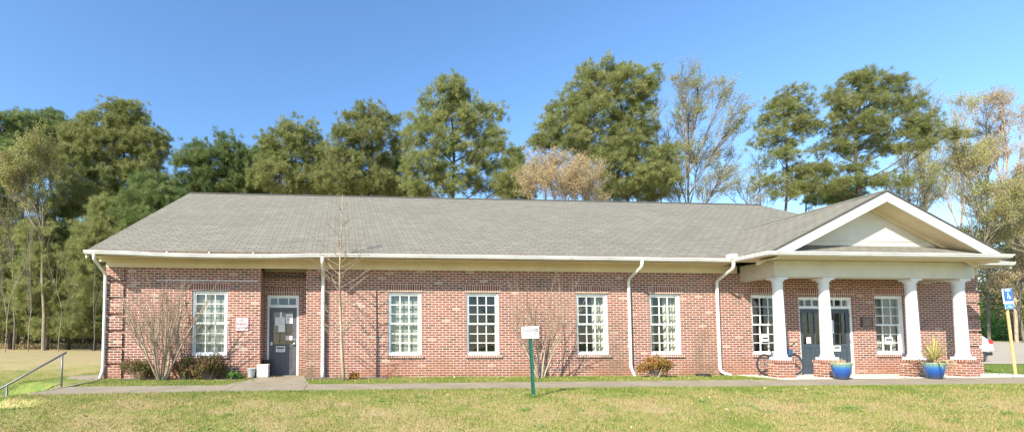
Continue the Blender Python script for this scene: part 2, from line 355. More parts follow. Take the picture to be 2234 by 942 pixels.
# grass blades (denser near the viewer), kept off the paving
rng = np.random.default_rng(5)
def on_paving(x, y):
    yb = -1.83 + .03*(x-3); yf = yb - 1.06 - .25*ss((-x-1)/5)
    p = (y < yb) & (y > yf) & (x > -6.3)
    p |= (x > -2.35) & (x < -.85) & (y > -2.2) & (y < 1)
    p |= (x > 11.9) & (y > -1.55) & (y < .1) & (x < 21)
    p |= (x < -6.3) & (x > -8.0+.3*(y+1.8)) & (y > -2.1) & (y < 3.2)
    p |= (x > -1.0) & (x < 1.35) & (y > -.75-.2*np.sin(x*5)) | (x > -6) & (x < -2.6) & (y > -.62-.12*np.sin(x*4+1))
    p |= (y > 0) & (x > -6.6) & (x < 20.2)
    return p
pts = []
for (x0, x1, y0, y1, n) in ((-9.5, 26, -8.6, -5.6, 230000), (-11, 24, -5.6, -2.8, 150000), (-6.4, 12, -1.9, 0, 42000), (-24, -6.3, -1, 10, 60000), (-14, -9.2, -6.5, -2.8, 16000), (-12, -6.3, -2.8, -.5, 18000), (20, 34, -3, 6, 40000)):
    x = rng.uniform(x0, x1, n); y = rng.uniform(y0, y1, n); k = ~on_paving(x, y); pts.append(np.stack([x[k], y[k]], 1))
pts = np.concatenate(pts); n = len(pts)
clump = .5+.5*np.sin(pts[:, 0]*2.1+np.sin(pts[:, 1]*1.7)*2)*np.sin(pts[:, 1]*2.7+pts[:, 0]*.8)
L = rng.uniform(.022, .055, n)*(1+.5*clump); wd = rng.uniform(.003, .0065, n); a = rng.uniform(0, 2*pi, n); le = rng.uniform(.2, 1.1, n); la = rng.uniform(0, 2*pi, n)
z0 = terr(pts[:, 0], pts[:, 1])
b = np.stack([pts[:, 0], pts[:, 1], z0-.002], 1); dx = np.stack([np.cos(a)*wd, np.sin(a)*wd, np.zeros(n)], 1)
tp = b + np.stack([np.cos(la)*L*np.sin(le), np.sin(la)*L*np.sin(le), L*np.cos(le)], 1)
V = np.stack([b-dx, b+dx, tp], 1).reshape(-1, 3)
tag(tri_mesh('grass', V, np.arange(3*n).reshape(-1, 3), M['blade']), 'short patchy straw and green grass on the lawn around the brick building', 'grass', kind='stuff')

# front walk, slab by slab, following the ground
def slab_on_ground(mb, poly, lift=.025, th=.12):
    zs = [tz(x, y)+lift for x, y in poly]; k = len(poly)
    mb.add([(x, y, z) for (x, y), z in zip(poly, zs)]+[(x, y, z-th) for (x, y), z in zip(poly, zs)],
        [tuple(range(k)), tuple(range(2*k-1, k-1, -1))]+[(i, k+i, k+(i+1) % k, (i+1) % k) for i in range(k)])
w = MB(); xs = [-6.15, -4.3, -2.42, -.75, 1.0, 2.8, 4.6, 6.4, 8.2, 10.0, 11.9, 13.8, 15.7, 17.6, 19.5, 21.6, 24, 27, 30]
yb = lambda x: -1.83+.03*(x-3)
yf = lambda x: yb(x)-1.06-.25*float(ss((-x-1)/5))
for a_, b_ in zip(xs[:-1], xs[1:]):
    slab_on_ground(w, [(a_, yf(a_)), (b_-.014, yf(b_)), (b_-.014, yb(b_)), (a_, yb(a_))])
w.build('walkway', M['walk'])['kind'] = 'structure'
w = MB(); slab_on_ground(w, [(-6.3, -3.35), (-6.165, -3.38), (-6.165, -1.2), (-6.35, -.4), (-6.47, .0), (-6.47, 2.6), (-7.8, .8), (-6.9, -1.75), (-6.5, -2.2)], .022)
w.build('side_path', M['walk'])['kind'] = 'structure'
w = MB(); slab_on_ground(w, [(-2.68, yb(-2.6)+.012), (-.72, yb(-.7)+.012), (-.97, -.02), (-.97, .58), (-2.2, .58), (-2.2, -.02)], .03)
w.build('door_pad', M['walk'])['kind'] = 'structure'
w = MB(); slab_on_ground(w, [(11.95, -1.42), (20.6, -1.22), (20.6, -.01), (11.95, -.01)], .03)
w.build('porch_slab', M['porch'])['kind'] = 'structure'
w = MB()
xs_ = np.linspace(20.6, 120, 30); 
for i in range(len(xs_)-1):
    ys_ = np.linspace(0, 1, 14); a_, b_ = xs_[i], xs_[i+1]
    f0 = lambda x: 5.6 - .17*(x-28)*(1 if x > 28 else .0); f1 = lambda x: 29+.12*(x-28)
    for j in range(13):
        q = [(x, f0(x)+(f1(x)-f0(x))*t) for x, t in ((a_, ys_[j]), (b_, ys_[j]), (b_, ys_[j+1]), (a_, ys_[j+1]))]
        w.add([(x, y, tz(x, y)+.03) for x, y in q], [(0, 1, 2, 3)])
w.build('parking_lot', M['pave'])['kind'] = 'structure'
for nm, poly in (('mulch_bed', [(-1.0, -.02)]+[(x, -.72-.12*sin(x*5)) for x in np.linspace(-.9, 1.25, 12)]+[(1.5, -.02)]), ('mulch_bed', [(-5.95, -.02)]+[(x, -.55-.1*sin(x*4+1)) for x in np.linspace(-5.8, -2.75, 14)]+[(-2.6, -.02)])):
    w = MB(); slab_on_ground(w, poly, .012, .03); w.build(nm, M['mulch'])['kind'] = 'structure'

# ------------------------------------------------------------------ the building
B = empty('brick_building', (0, 0, 0), 'long single-storey red brick building with grey shingle roof and columned gabled porch', 'building')
XL, XR, ZT = -6.43, 20.0, 3.13
wins = [(-4.12, -3.14), (1.40, 2.38), (3.69, 4.67), (7.00, 7.98), (9.26, 10.24), (12.48, 13.46), (16.53, 17.51)]
ZW0, ZW1 = .665, 2.485
DOORX = (14.02, 15.80)
def wall_with_holes(mb, x0, x1, z0, z1, yf_, yb_, holes):
    xs = sorted({x0, x1, *[h[0] for h in holes], *[h[1] for h in holes]}); zs = sorted({z0, z1, *[h[2] for h in holes], *[h[3] for h in holes]})
    inh = lambda x, z: any(h[0] < x < h[1] and h[2] < z < h[3] for h in holes)
    for a, b in zip(xs[:-1], xs[1:]):
        for c, d in zip(zs[:-1], zs[1:]):
            if inh((a+b)/2, (c+d)/2): continue
            mb.quad((a, yf_, c), (b, yf_, c), (b, yf_, d), (a, yf_, d)); mb.quad((b, yb_, c), (a, yb_, c), (a, yb_, d), (b, yb_, d))
    for h in holes:
        a, b, c, d = h
        mb.quad((a, yf_, c), (a, yb_, c), (a, yb_, d), (a, yf_, d)); mb.quad((b, yb_, c), (b, yf_, c), (b, yf_, d), (b, yb_, d))
        mb.quad((a, yf_, d), (a, yb_, d), (b, yb_, d), (b, yf_, d)); mb.quad((a, yb_, c), (a, yf_, c), (b, yf_, c), (b, yb_, c))
RX0, RX1, RY = -2.22, -.94, .6
LD = (-2.13, -1.20, .05, 2.44)
w = MB()
wall_with_holes(w, XL, RX0, -.1, ZT, 0, .2, [(a, b, ZW0, ZW1) for a, b in wins[:1]])
wall_with_holes(w, RX1, XR, -.1, ZT, 0, .2, [(a, b, ZW0, ZW1) for a, b in wins[1:]]+[(DOORX[0], DOORX[1], .055, 2.43)])
wall_with_holes(w, RX0, RX1, -.1, ZT, RY, RY+.2, [LD])
w.quad((RX0, 0, -.1), (RX0, RY, -.1), (RX0, RY, ZT), (RX0, 0, ZT)); w.quad((RX1, RY, -.1), (RX1, 0, -.1), (RX1, 0, ZT), (RX1, RY, ZT))
w.quad((XL, 15, -.6), (XL, 0, -.6), (XL, 0, ZT+.1), (XL, 15, ZT+.1)); w.quad((XR, 0, -.6), (XR, 15, -.6), (XR, 15, ZT+.1), (XR, 0, ZT+.1)); w.quad((XR, 15, -.6), (XL, 15, -.6), (XL, 15, ZT), (XR, 15, ZT))
wall = w.build('wall', M['brick'], B, fix=False)
for x0, x1 in ((XL-.022, XL+.46), (XR-.46, XR+.022)):          # stacked quoin blocks
    w = MB(); z = .02
    k = 0
    while z < 3.0:
        w.box(x0, x1, -.05, .3, z, z+.37); z += .456; k += 1
    w.build('quoin', M['brick'], wall)
for (a, b) in ((RX0-.0, RX1),):
    MB().box(LD[0]-.06, LD[1]+.06, RY-.012, RY+.05, 2.445, 2.66).build('lintel', M['soldier'], wall, swap=True)
MB().box(DOORX[0]-.05, DOORX[1]+.05, -.012, .05, 2.435, 2.66).build('lintel', M['soldier'], wall, swap=True)

def make_window(a, b, z0, z1, y=.07):
    fr = MB(); t = .055
    fr.box(a+.003, a+t, y-.03, y+.09, z0+.003, z1-.003).box(b-t, b-.003, y-.03, y+.09, z0+.003, z1-.003).box(a+t, b-t, y-.028, y+.09, z1-t, z1-.003).box(a+t, b-t, y-.055, y+.09, z0+.003, z0+t)
    wobj = fr.build('window', M['white'], B, bevel=.004)
    ia, ib, iz0, iz1 = a+t, b-t, z0+t, z1-t; zm = (iz0+iz1)/2
    for k, (c, d, yy) in enumerate(((zm-.02, iz1, y+.02), (iz0, zm+.02, y+.05))):
        s = MB(); r = .042
        s.box(ia, ia+r, yy-.02, yy+.02, c, d).box(ib-r, ib, yy-.02, yy+.02, c, d).box(ia+r, ib-r, yy-.019, yy+.019, d-r, d).box(ia+r, ib-r, yy-.019, yy+.019, c, c+r*1.15)
        for i in (1, 2):
            x = ia+r+(ib-ia-2*r)*i/3; s.box(x-.011, x+.011, yy-.014, yy+.014, c+r, d-r)
        for i in (1, 2):
            zz = c+r+(d-c-2*r)*i/3; s.box(ia+r, ib-r, yy-.012, yy+.012, zz-.011, zz+.011)
        s.build('sash', M['white'], wobj)
    MB().quad((ia, y+.022, zm), (ib, y+.022, zm), (ib, y+.022, iz1), (ia, y+.022, iz1)).quad((ia, y+.052, iz0), (ib, y+.052, iz0), (ib, y+.052, zm), (ia, y+.052, zm)).build('glass', M['glass'], wobj)
    MB().box(a-.04, b+.04, -.045, .04, z0-.075, z0-.004).build('sill', M['soldier'], wobj, swap=True)
    MB().box(a-.03, b+.03, -.012, .04, z1+.004, z1+.222).build('lintel', M['soldier'], wobj, swap=True)
    return wobj
WN = [make_window(a, b, ZW0, ZW1) for a, b in wins]
def blind(i, z0, z1, tilt=.6):
    a, b = wins[i]; m = MB(); z = z1
    while z > z0:
        m.quad((a+.07, .20, z-.012*tilt), (b-.07, .20, z-.012*tilt), (b-.07, .225, z+.014*tilt), (a+.07, .225, z+.014*tilt)); z -= .024
    m.build('blind', M['blind'], WN[i], fix=False)
def curtain(i, u0, u1, mat, z0=.7, z1=2.46, amp=.03, nf=4):
    a, b = wins[i]; m = MB(); n = 40; P = []
    for k in range(n+1):
        t = k/n; x = a+(b-a)*(u0+(u1-u0)*t); P.append((x, .27+amp*sin(t*nf*2*pi)+.01*sin(t*17)))
    for (x0, y0), (x1, y1) in zip(P[:-1], P[1:]): m.quad((x0, y0, z0), (x1, y1, z0), (x1, y1, z1), (x0, y0, z1))
    m.build('curtain', mat, WN[i], smooth=True, fix=False)
blind(0, .74, 2.44, .95); blind(1, .74, 2.44, .9)
curtain(3, .62, 1.0, M['curtain'], nf=3); curtain(4, .0, .30, M['curtain'], nf=3); curtain(4, .60, 1.0, M['curtain'], nf=4)
curtain(6, .05, .98, M['greycurtain'], nf=7)
# rooms behind the glass
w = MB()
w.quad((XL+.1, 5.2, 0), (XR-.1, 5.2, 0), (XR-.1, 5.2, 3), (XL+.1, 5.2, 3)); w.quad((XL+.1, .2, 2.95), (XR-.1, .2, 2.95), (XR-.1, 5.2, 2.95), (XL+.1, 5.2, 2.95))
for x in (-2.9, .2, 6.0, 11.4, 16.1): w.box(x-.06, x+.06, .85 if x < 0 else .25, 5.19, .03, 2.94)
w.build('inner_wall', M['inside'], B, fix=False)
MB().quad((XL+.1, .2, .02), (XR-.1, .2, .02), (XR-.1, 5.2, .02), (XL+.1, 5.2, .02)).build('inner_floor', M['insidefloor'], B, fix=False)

# doors -------------------------------------------------------------
def door_leaf(a, b, z0, z1, y, mat, hinge_left, rows=3):
    m = MB(); st = .115; zg0 = z0+.92; zg1 = z1-.13; t = .022
    m.box(a, a+st, y-t, y+t, z0, z1).box(b-st, b, y-t, y+t, z0, z1).box(a+st, b-st, y-t, y+t, zg1, z1).box(a+st, b-st, y-t, y+t, zg0-.1, zg0).box(a+st, b-st, y-t, y+t, z0, z0+.2)
    xm = (a+b)/2
    m.box(xm-.045, xm+.045, y-t, y+t, z0+.2, zg0-.1)
    m.box(a+st, xm-.045, y-.008, y+.012, z0+.2, zg0-.1).box(xm+.045, b-st, y-.008, y+.012, z0+.2, zg0-.1)
    for x0, x1 in ((a+st+.035, xm-.08), (xm+.08, b-st-.035)): m.box(x0, x1, y-.017, y+.01, z0+.235, zg0-.135)
    for i in (1, 2):
        x = a+st+(b-a-2*st)*i/3; m.box(x-.011, x+.011, y-.016, y+.016, zg0, zg1)
    for i in range(1, rows):
        zz = zg0+(zg1-zg0)*i/rows; m.box(a+st, b-st, y-.0145, y+.0145, zz-.011, zz+.011)
    d = m.build('door', mat, B)
    MB().quad((a+st, y, zg0), (b-st, y, zg0), (b-st, y, zg1), (a+st, y, zg1)).build('glass', M['glass'], d)
    hx = b-.06 if hinge_left else a+.06; s = -1 if hinge_left else 1
    h = MB(); h.lathe([(0, 0), (.028, 0), (.03, .01), (.012, .02), (.012, .05)], (0, 0, 0), 14)
    h.v = [(hx+p[0], y-t-p[2], z0+.93+p[1]) for p in h.v]
    h.tube([(hx, y-t-.05, z0+.93), (hx+s*.11, y-t-.055, z0+.925)], .011, 8); h.build('handle', M['brass'], d)
    MB().add([(hx+.022*cos(k*pi/6), y-t-.012, z0+1.07+.022*sin(k*pi/6)) for k in range(12)]+[(hx+.022*cos(k*pi/6), y-t, z0+1.07+.022*sin(k*pi/6)) for k in range(12)],
        [tuple(range(12))]+[(k, (k+1) % 12, 12+(k+1) % 12, 12+k) for k in range(12)]).build('deadbolt', M['brass'], d)
    for zz in (z0+.2, z0+1.0, z1-.2):
        xh = a if hinge_left else b; MB().tube([(xh, y-t-.006, zz-.05), (xh, y-t-.006, zz+.05)], .008, 6).build('hinge', M['steel'], d)
    return d
def frame(a, b, z0, z1, y, zt, mulls):
    m = MB(); t = .06
    m.box(a+.003, a+t, y-.05, y+.07, z0, z1-.003).box(b-t, b-.003, y-.05, y+.07, z0, z1-.003).box(a+t, b-t, y-.049, y+.07, z1-t, z1-.003).box(a+t, b-t, y-.049, y+.07, zt, zt+.055)
    fo = m.build('door_frame', M['white'], B)
    tr = MB(); ia, ib = a+t, b-t; zz0, zz1 = zt+.055, z1-t
    for x in mulls: tr.box(x-.014, x+.014, y-.02, y+.02, zz0, zz1)
    for x0, x1 in ((ia, ia+.03), (ib-.03, ib)): tr.box(x0, x1, y-.022, y+.02, zz0, zz1)
    tr.box(ia+.03, ib-.03, y-.022, y+.02, zz0, zz0+.03).box(ia+.03, ib-.03, y-.022, y+.02, zz1-.03, zz1)
    tr.build('transom', M['white'], fo)
    MB().quad((ia, y+.003, zz0), (ib, y+.003, zz0), (ib, y+.003, zz1), (ia, y+.003, zz1)).build('transom_glass', M['glass'], fo)
    MB().box(a+.03, b-.03, y-.09, y+.1, z0-.03, z0+.006).build('threshold', M['steel'], fo)
    return fo
frame(LD[0], LD[1], LD[2], LD[3], RY+.09, 2.07, [LD[0]+.31, LD[0]+.62])
ld = door_leaf(LD[0]+.064, LD[1]-.064, LD[2]+.012, 2.066, RY+.09, M['grey_door'], True)
dm = sum(DOORX)/2
frame(DOORX[0], DOORX[1], .055, 2.43, .09, 2.07, [DOORX[0]+.28+k*.244 for k in range(6)])
door_leaf(DOORX[0]+.064, dm-.004, .067, 2.066, .09, M['blue_door'], True)
door_leaf(dm+.004, DOORX[1]-.064, .067, 2.066, .09, M['blue_door'], False)
MB().box(11.955, 20.0, -.012, .03, .03, .072).build('door_step', M['porch'], B)

# eaves, frieze, gutters, roof ---------------------------------------
SL = .515; YE, ZE = -.72, 3.45; YR = 7.4; ZR = ZE+(YR-YE)*SL; XA, XB = -6.64, 20.12
SLP = .50; PX0, PX1, PXC, PYF = 11.40, 18.24, 14.82, -1.78; PZR = ZE+(PX1-PXC)*SLP
fz = MB().box(XL-.03, 12.05, -.03, .0-.002, ZT+.0, 3.36).box(18.1, XR+.03, -.03, -.002, ZT, 3.36).box(XL-.03, XL-.002, 0, 15, ZT, 3.36).box(XR+.002, XR+.03, 0, 15, ZT, 3.36)
fz.box(RX0, RX1, RY-.03, RY-.002, ZT, 3.36)
fz.build('frieze', M['cream'], B)
sf = MB().box(XA+.03, PX0+.1, -.68, -.03, 3.335, 3.355).box(PX1-.1, XB-.03, -.68, -.03, 3.335, 3.355).box(RX0, RX1, -.03, RY, 3.336, 3.354).box(XA+.03, XL-.03, -.03, 15, 3.335, 3.355)
sf.box(XA+.03, PX0+.1, -.10, -.031, 3.27, 3.334)
sf.build('soffit', M['cream'], B)
fa = MB().box(XA+.02, PX0+.05, -.705, -.683, 3.32, 3.47).box(PX1-.05, XB-.02, -.705, -.683, 3.32, 3.47); fa.build('fascia', M['rust'], B)
def gut_prof(y, z): return [(y, z), (y-.055, z), (y-.085, z+.03), (y-.088, z+.055), (y-.11, z+.075), (y-.11, z+.1), (y-.1, z+.1), (y-.1, z+.078), (y-.012, z+.02), (y-.012, z+.1), (y, z+.1)]
def gutter(path, name='gutter'):
    """path of (x, dz); runs along x"""
    m = MB(); n = 11
    for x, dz in path: m.v += [(x, p[0], p[1]) for p in gut_prof(-.707, 3.338+dz)]
    for i in range(len(path)-1):
        for k in range(n): m.f.append((i*n+k, i*n+(k+1) % n, (i+1)*n+(k+1) % n, (i+1)*n+k))
    m.f.append(tuple(range(n))); m.f.append(tuple(range((len(path)-1)*n, len(path)*n)))
    return m.build(name, M['gutter'], B)
gt = gutter([(-6.66, .005), (-5.6, -.012), (-4.6, -.05), (-3.0, -.062), (-1.8, -.05), (-.9, -.018), (0, -.004), (4, 0), (8, -.006), (11.32, -.01)])
for x in (-4.55, -3.45, -2.3): MB().box(x-.015, x+.015, -.80, -.70, 3.37, 3.435).build('hanger', M['gutter'], gt)
gutter([(18.30, -.005), (20.14, -.012)])
# porch gutter (front and two returns)
m = MB(); prof = [(p[0]+.707, p[1]) for p in gut_prof(-.707, 3.335)]
path = [((11.33, -.80), (-1, 0)), ((11.33, PYF), None), ((18.26, PYF), None), ((18.26, -.80), (1, 0))]
cs = []
for (x, y), d in path:
    for o, z in prof:
        if d: cs.append((x+d[0]*-o, y, z))
        else: cs.append((x+(o if x < 15 else -o), y+o, z))
n = len(prof); m.v = cs
for i in range(3):
    for k in range(n): m.f.append((i*n+k, i*n+(k+1) % n, (i+1)*n+(k+1) % n, (i+1)*n+k))
m.f += [tuple(range(n)), tuple(range(3*n, 4*n))]; pg = m.build('gutter', M['gutter'], B)
MB().box(11.12, 11.34, -.84, -.69, 3.43, 3.55).build('splash_guard', M['white'], pg)

r = MB(); v = 3.42+.03
# front slope, split round the porch valley
yv = YE+(PZR-ZE)/SL
r.slab([(XA, YE, ZE), (PXC, YE, ZE), (PXC, YR, ZR), (XA, YR, ZR)], .045)
r.slab([(PXC, YE+.001, ZE+.0005), (XB, YE+.001, ZE+.0005), (XB, YR, ZR), (PXC, YR, ZR)], .045)
r.slab([(XA, YR, ZR), (XB, YR, ZR), (XB, 2*YR-YE, ZE), (XA, 2*YR-YE, ZE)], .045)
roof = r.build('roof', M['shingle'], B)
rc = MB(); rc.prism([(YR-.16, ZR-.055), (YR, ZR+.03), (YR+.16, ZR-.055), (YR+.15, ZR-.075), (YR, ZR), (YR-.15, ZR-.075)], 'x', XA, XB); rc.build('ridge_cap', M['dark'], roof)
r = MB()
for s, xe in ((1, PX0), (-1, PX1)):
    r.slab([(xe, PYF, ZE), (PXC, PYF, PZR), (PXC, yv+.35, PZR), (xe, YE-.0, ZE)], .04)
pr = r.build('porch_roof', M['shingle'], B)
MB().prism([(PXC-.12, PZR-.045), (PXC, PZR+.022), (PXC+.12, PZR-.045), (PXC, PZR+.005)], 'y', PYF-.01, yv).build('ridge_cap', M['shingle'], pr)
# shingle skirt across the foot of the gable
TY = -1.24
MB().slab([(PX0+.05, PYF+.02, ZE-.0), (PX1-.05, PYF+.02, ZE-.0), (PX1-.72, TY, ZE+.30), (PX0+.72, TY, ZE+.30)], .03).build('skirt_roof', M['shingle'], B)
# rake boards and their soffits
def off(x, d): return ZE+(x-PX0 if x <= PXC else PX1-x)*SLP-d
rk = MB()
for a_, b_ in ((PX0, PXC), (PXC, PX1)):
    k_ = PX0+.30/SLP if a_ == PX0 else PX1-.30/SLP
    e_ = a_ if a_ == PX0 else b_
    rk.prism([(e_, off(e_, .045)), (PXC, off(PXC, .045)), (PXC, off(PXC, .30)), (k_, ZE), (e_, ZE-.047)], 'y', PYF-.012, PYF+.025)
rk.build('rake_board', M['white'], B)
de = MB()
for a_, b_ in ((PX0, PXC), (PXC, PX1)):
    de.prism([(a_, off(a_, .0)+.006), (b_, off(b_, .0)+.006), (b_, off(b_, .042)), (a_, off(a_, .042))], 'y', PYF-.03, PYF+.0)
de.build('shingle_edge', M['dark'], B)
rs = MB()
for a_, b_ in ((PX0+.1, PXC), (PXC, PX1-.1)):
    rs.prism([(a_, off(a_, .24)), (b_, off(b_, .24)), (b_, off(b_, .262)), (a_, off(a_, .262))], 'y', PYF+.026, TY-.002)
    rs.prism([(a_, off(a_, .262)), (b_, off(b_, .262)), (b_, off(b_, .34)), (a_, off(a_, .34))], 'y', TY-.07, TY-.004)
rs.build('rake_soffit', M['cream'], B)
MB().prism([(PX0+.3, ZE+.02), (PX1-.3, ZE+.02), (PX1-.3, off(PX1-.3, .05)), (PXC, PZR-.05), (PX0+.3, off(PX0+.3, .05))], 'y', TY, TY+.05).build('gable_wall', M['gable'], B)
MB().box(PX0+1.35, PX1-1.35, TY-.014, TY-.002, 3.88, 3.894).build('gable_trim', M['gable'], B)
# main gable ends
for x0, x1 in ((XL, XL+.1), (XR-.1, XR)):
    MB().prism([(0, 3.2), (14.8, 3.2), (14.8, ZE+.0), (YR, ZR-.12), (0, ZE+.25)], 'x', x0, x1).build('gable_end', M['gable'], B)
for x0, x1 in ((XA-.005, XA+.02), (XB-.02, XB+.005)):
    MB().prism([(YE, ZE-.03), (YR, ZR-.05), (2*YR-YE, ZE-.03), (2*YR-YE, ZE-.2), (YR, ZR-.24), (YE, ZE-.2)], 'x', x0, x1).build('rake_board', M['white'], B)
# porch entablature, ceiling and soffit
BX0, BX1, BY = 12.16, 18.30, -1.11
e = MB().box(BX0, BX1, BY, BY+.34, 2.875, 3.335).box(BX0+.002, BX0+.3, BY+.34, -.002, 2.875, 3.335).box(BX1-.3, BX1-.002, BY+.34, -.002, 2.875, 3.335)
e.box(BX0-.03, BX1+.03, BY-.035, BY+.02, 3.245, 3.33).box(BX0-.03, BX0+.02, BY+.021, -.03, 3.245, 3.33)
ent = e.build('entablature', M['gable'], B)
MB().box(PX0-.03, PX1+.03, PYF+.01, -.705, 3.34, 3.36).box(BX0+.3, BX1-.3, BY+.34, -.0, 3.10, 3.12).build('porch_ceiling', M['cream'], B)
MB().box(PX0-.04, PX1+.04, PYF-.0, PYF+.02, 3.335, 3.45).box(PX0-.045, PX0-.02, PYF+.02, -.72, 3.335, 3.45).box(PX1+.02, PX1+.045, PYF+.02, -.72, 3.335, 3.45).build('porch_fascia', M['white'], B)
CXS = [12.40, 13.80, 16.49, 18.01]; CYY = -.94
for x in CXS:
    c = MB(); prof = [(.150, .62), (.160, .645), (.152, .675), (.140, .70), (.137, .74)]
    for k in range(13):
        t = k/12; prof.append((.135-.019*t**1.6, .76+1.86*t))
    prof += [(.130, 2.64), (.133, 2.655), (.118, 2.67), (.118, 2.735), (.140, 2.76), (.158, 2.79), (.160, 2.81)]
    c.lathe(prof, (x, CYY, 0), 32); co = c.build('column', M['column'], B, smooth=True)
    MB().box(x-.175, x+.175, CYY-.165, CYY+.165, .545, .622).build('plinth', M['column'], co, bevel=.006)
    MB().box(x-.17, x+.17, CYY-.16, CYY+.16, 2.808, 2.872).build('abacus', M['column'], co, bevel=.005)
    p = MB().box(x-.215, x+.215, CYY-.195, CYY+.195, 0, .475).build('pier', M['brick'], B)
    MB().box(x-.235, x+.235, CYY-.215, CYY+.215, .475, .544).build('pier_cap', M['soldier'], p, swap=True)
# downspouts
def spout(pts, r=.042):
    P = [Vector(p) for p in pts]; out = [P[0]]
    for i in range(1, len(P)-1):
        a, b, c = P[i-1], P[i], P[i+1]; d = min(.09, (a-b).length*.45, (c-b).length*.45)
        q0 = b+(a-b).normalized()*d; q1 = b+(c-b).normalized()*d
        for t in (0, .33, .66, 1): out.append(q0*(1-t)**2+b*2*t*(1-t)+q1*t*t)
    out.append(P[-1]); m = MB().tube(out, r, 12); 
    for z in (.9, 2.3): m.box(P[-2].x-.05, P[-2].x+.05, -.05, -.03, z, z+.03)
    return m.build('downspout', M['gutter'], B, smooth=True)
spout([(-6.42, -.75, 3.34), (-6.42, -.74, 3.22), (-6.43, -.1, 2.92), (-6.43, -.085, .3), (-6.47, -.16, .06)])
spout([(-.455, -.75, 3.34), (-.455, -.74, 3.22), (-.455, -.09, 2.92), (-.46, -.085, .3), (-.46, -.13, .06)], .05)
spout([(8.55, -.75, 3.34), (8.55, -.74, 3.18), (8.57, -.09, 2.90), (8.57, -.085, .3), (8.6, -.22, .05)])
spout([(11.28, -.76, 3.34), (11.28, -.75, 3.16), (11.33, -.09, 2.88), (11.33, -.085, .25), (11.36, -.12, .15), (11.55, -.24, .07)])
MB().box(-5.1, -2.3, -.02, -.002, 2.765, 2.785).build('pale_joint', M['paper'], wall)

# ------------------------------------------------------------------ notices and signs
def notice(x, y, z, wd, h, label, mat='paper', lines=5, bars=(), grp='paper notices taped on doors and windows', bend=0):
    o = empty('notice', (x, y, z), label, 'notice', grp)
    MB().box(-wd/2, wd/2, -.0015, .0015, -h/2, h/2).build('sheet', M[mat], o)
    m = MB(); R = random.Random(int(x*100))
    for k in range(lines):
        zz = h*.32-k*h*.64/max(1, lines-1); q = R.uniform(.5, .8)*wd/2; m.box(-q, q, -.0032, -.0018, zz-.0035, zz+.0035)
    if m.v: m.build('print', M['black'], o)
    for (zz, hh, q) in bars: MB().box(-q*wd/2, q*wd/2, -.0034, -.0018, zz-hh/2, zz+hh/2).build('print', M['black'], o)
    return o
yd = RY+.09-.03
cx0, wdt = LD[0], LD[1]-LD[0]
notice(-1.755, yd, 1.66, .28, .25, 'wide white notice taped across the middle panes of the grey side door', lines=4)
notice(-1.71, yd+.015, 1.46, .19, .22, 'white sheet hanging below the wide notice on the grey side door', lines=0)
notice(-1.485, yd+.01, 1.74, .20, .28, 'tall paper with printed lines in the upper right panes of the grey side door', lines=8)
notice(-1.49, yd+.01, 1.17, .20, .13, 'small pink notice in the right panes of the grey side door', 'pinkpaper', 0)
notice(-1.735, yd, .84, .27, .17, 'white card with bold black lettering low on the grey side door', lines=0, bars=((.03, .045, .8), (-.045, .018, .7)))
notice(-2.0, yd, 1.0, .06, .09, 'tiny torn sticker at the left edge of the grey side door glass', lines=0)
MB().box(-1.765, -1.70, yd+.012, yd+.016, 1.785, 1.98).build('tape_strip', M['paper'], ld)
notice(12.97, .085, 1.13, .24, .26, 'white notice with bold black heading in the window left of the porch columns', lines=0, bars=((.04, .05, .75), (-.09, .05, .9)))
notice(17.05, .085, 1.09, .27, .21, 'white notice with bold black heading in the window right of the double doors', lines=0, bars=((.03, .05, .75), (-.06, .02, .6)))
notice(14.36, .062, 1.10, .15, .19, 'pink notice in the lower panes of the left leaf of the double doors', 'pinkpaper', lines=3)
notice(15.12, .062, 1.52, .16, .40, 'tall white sheets in the upper panes of the right leaf of the double doors', lines=7)
notice(15.28, .062, .855, .24, .17, 'white card with bold black lettering below the glass of the right porch door', lines=0, bars=((.02, .05, .75),))

s = empty('wall_sign', (-2.73, -.012, 1.55), 'pale metal sign with red letters on the brick beside the grey door', 'sign')
MB().box(-.185, .185, -.004, .004, -.19, .19).build('panel', M['signface'], s)
MB().box(-.185, .185, -.008, -.0045, .178, .19).box(-.185, .185, -.008, -.0045, -.19, -.178).box(-.185, -.175, -.008, -.0045, -.178, .178).box(.175, .185, -.008, -.0045, -.178, .178).build('border', M['red'], s)
for i, t in enumerate(('NO', 'SKATEBOARDS', 'ALLOWED')): text('lettering', t, M['red'], s, (0, -.006, .105-.105*i), .090, bold=.0, sx=(1, .52, .78)[i])
s = empty('plaque', (16.22, -.02, 1.655), 'small dark bronze plaque on the brick beside the double doors', 'plaque')
MB().box(-.19, .19, -.012, .012, -.155, .155).build('panel', M['bronze'], s, bevel=.004)
m = MB()
for k in range(7): m.box(-.15+.01*(k % 2), .15-.02*(k % 3), -.016, -.0125, .1-k*.034, .112-k*.034)
m.build('raised_text', M['bronzetext'], s)
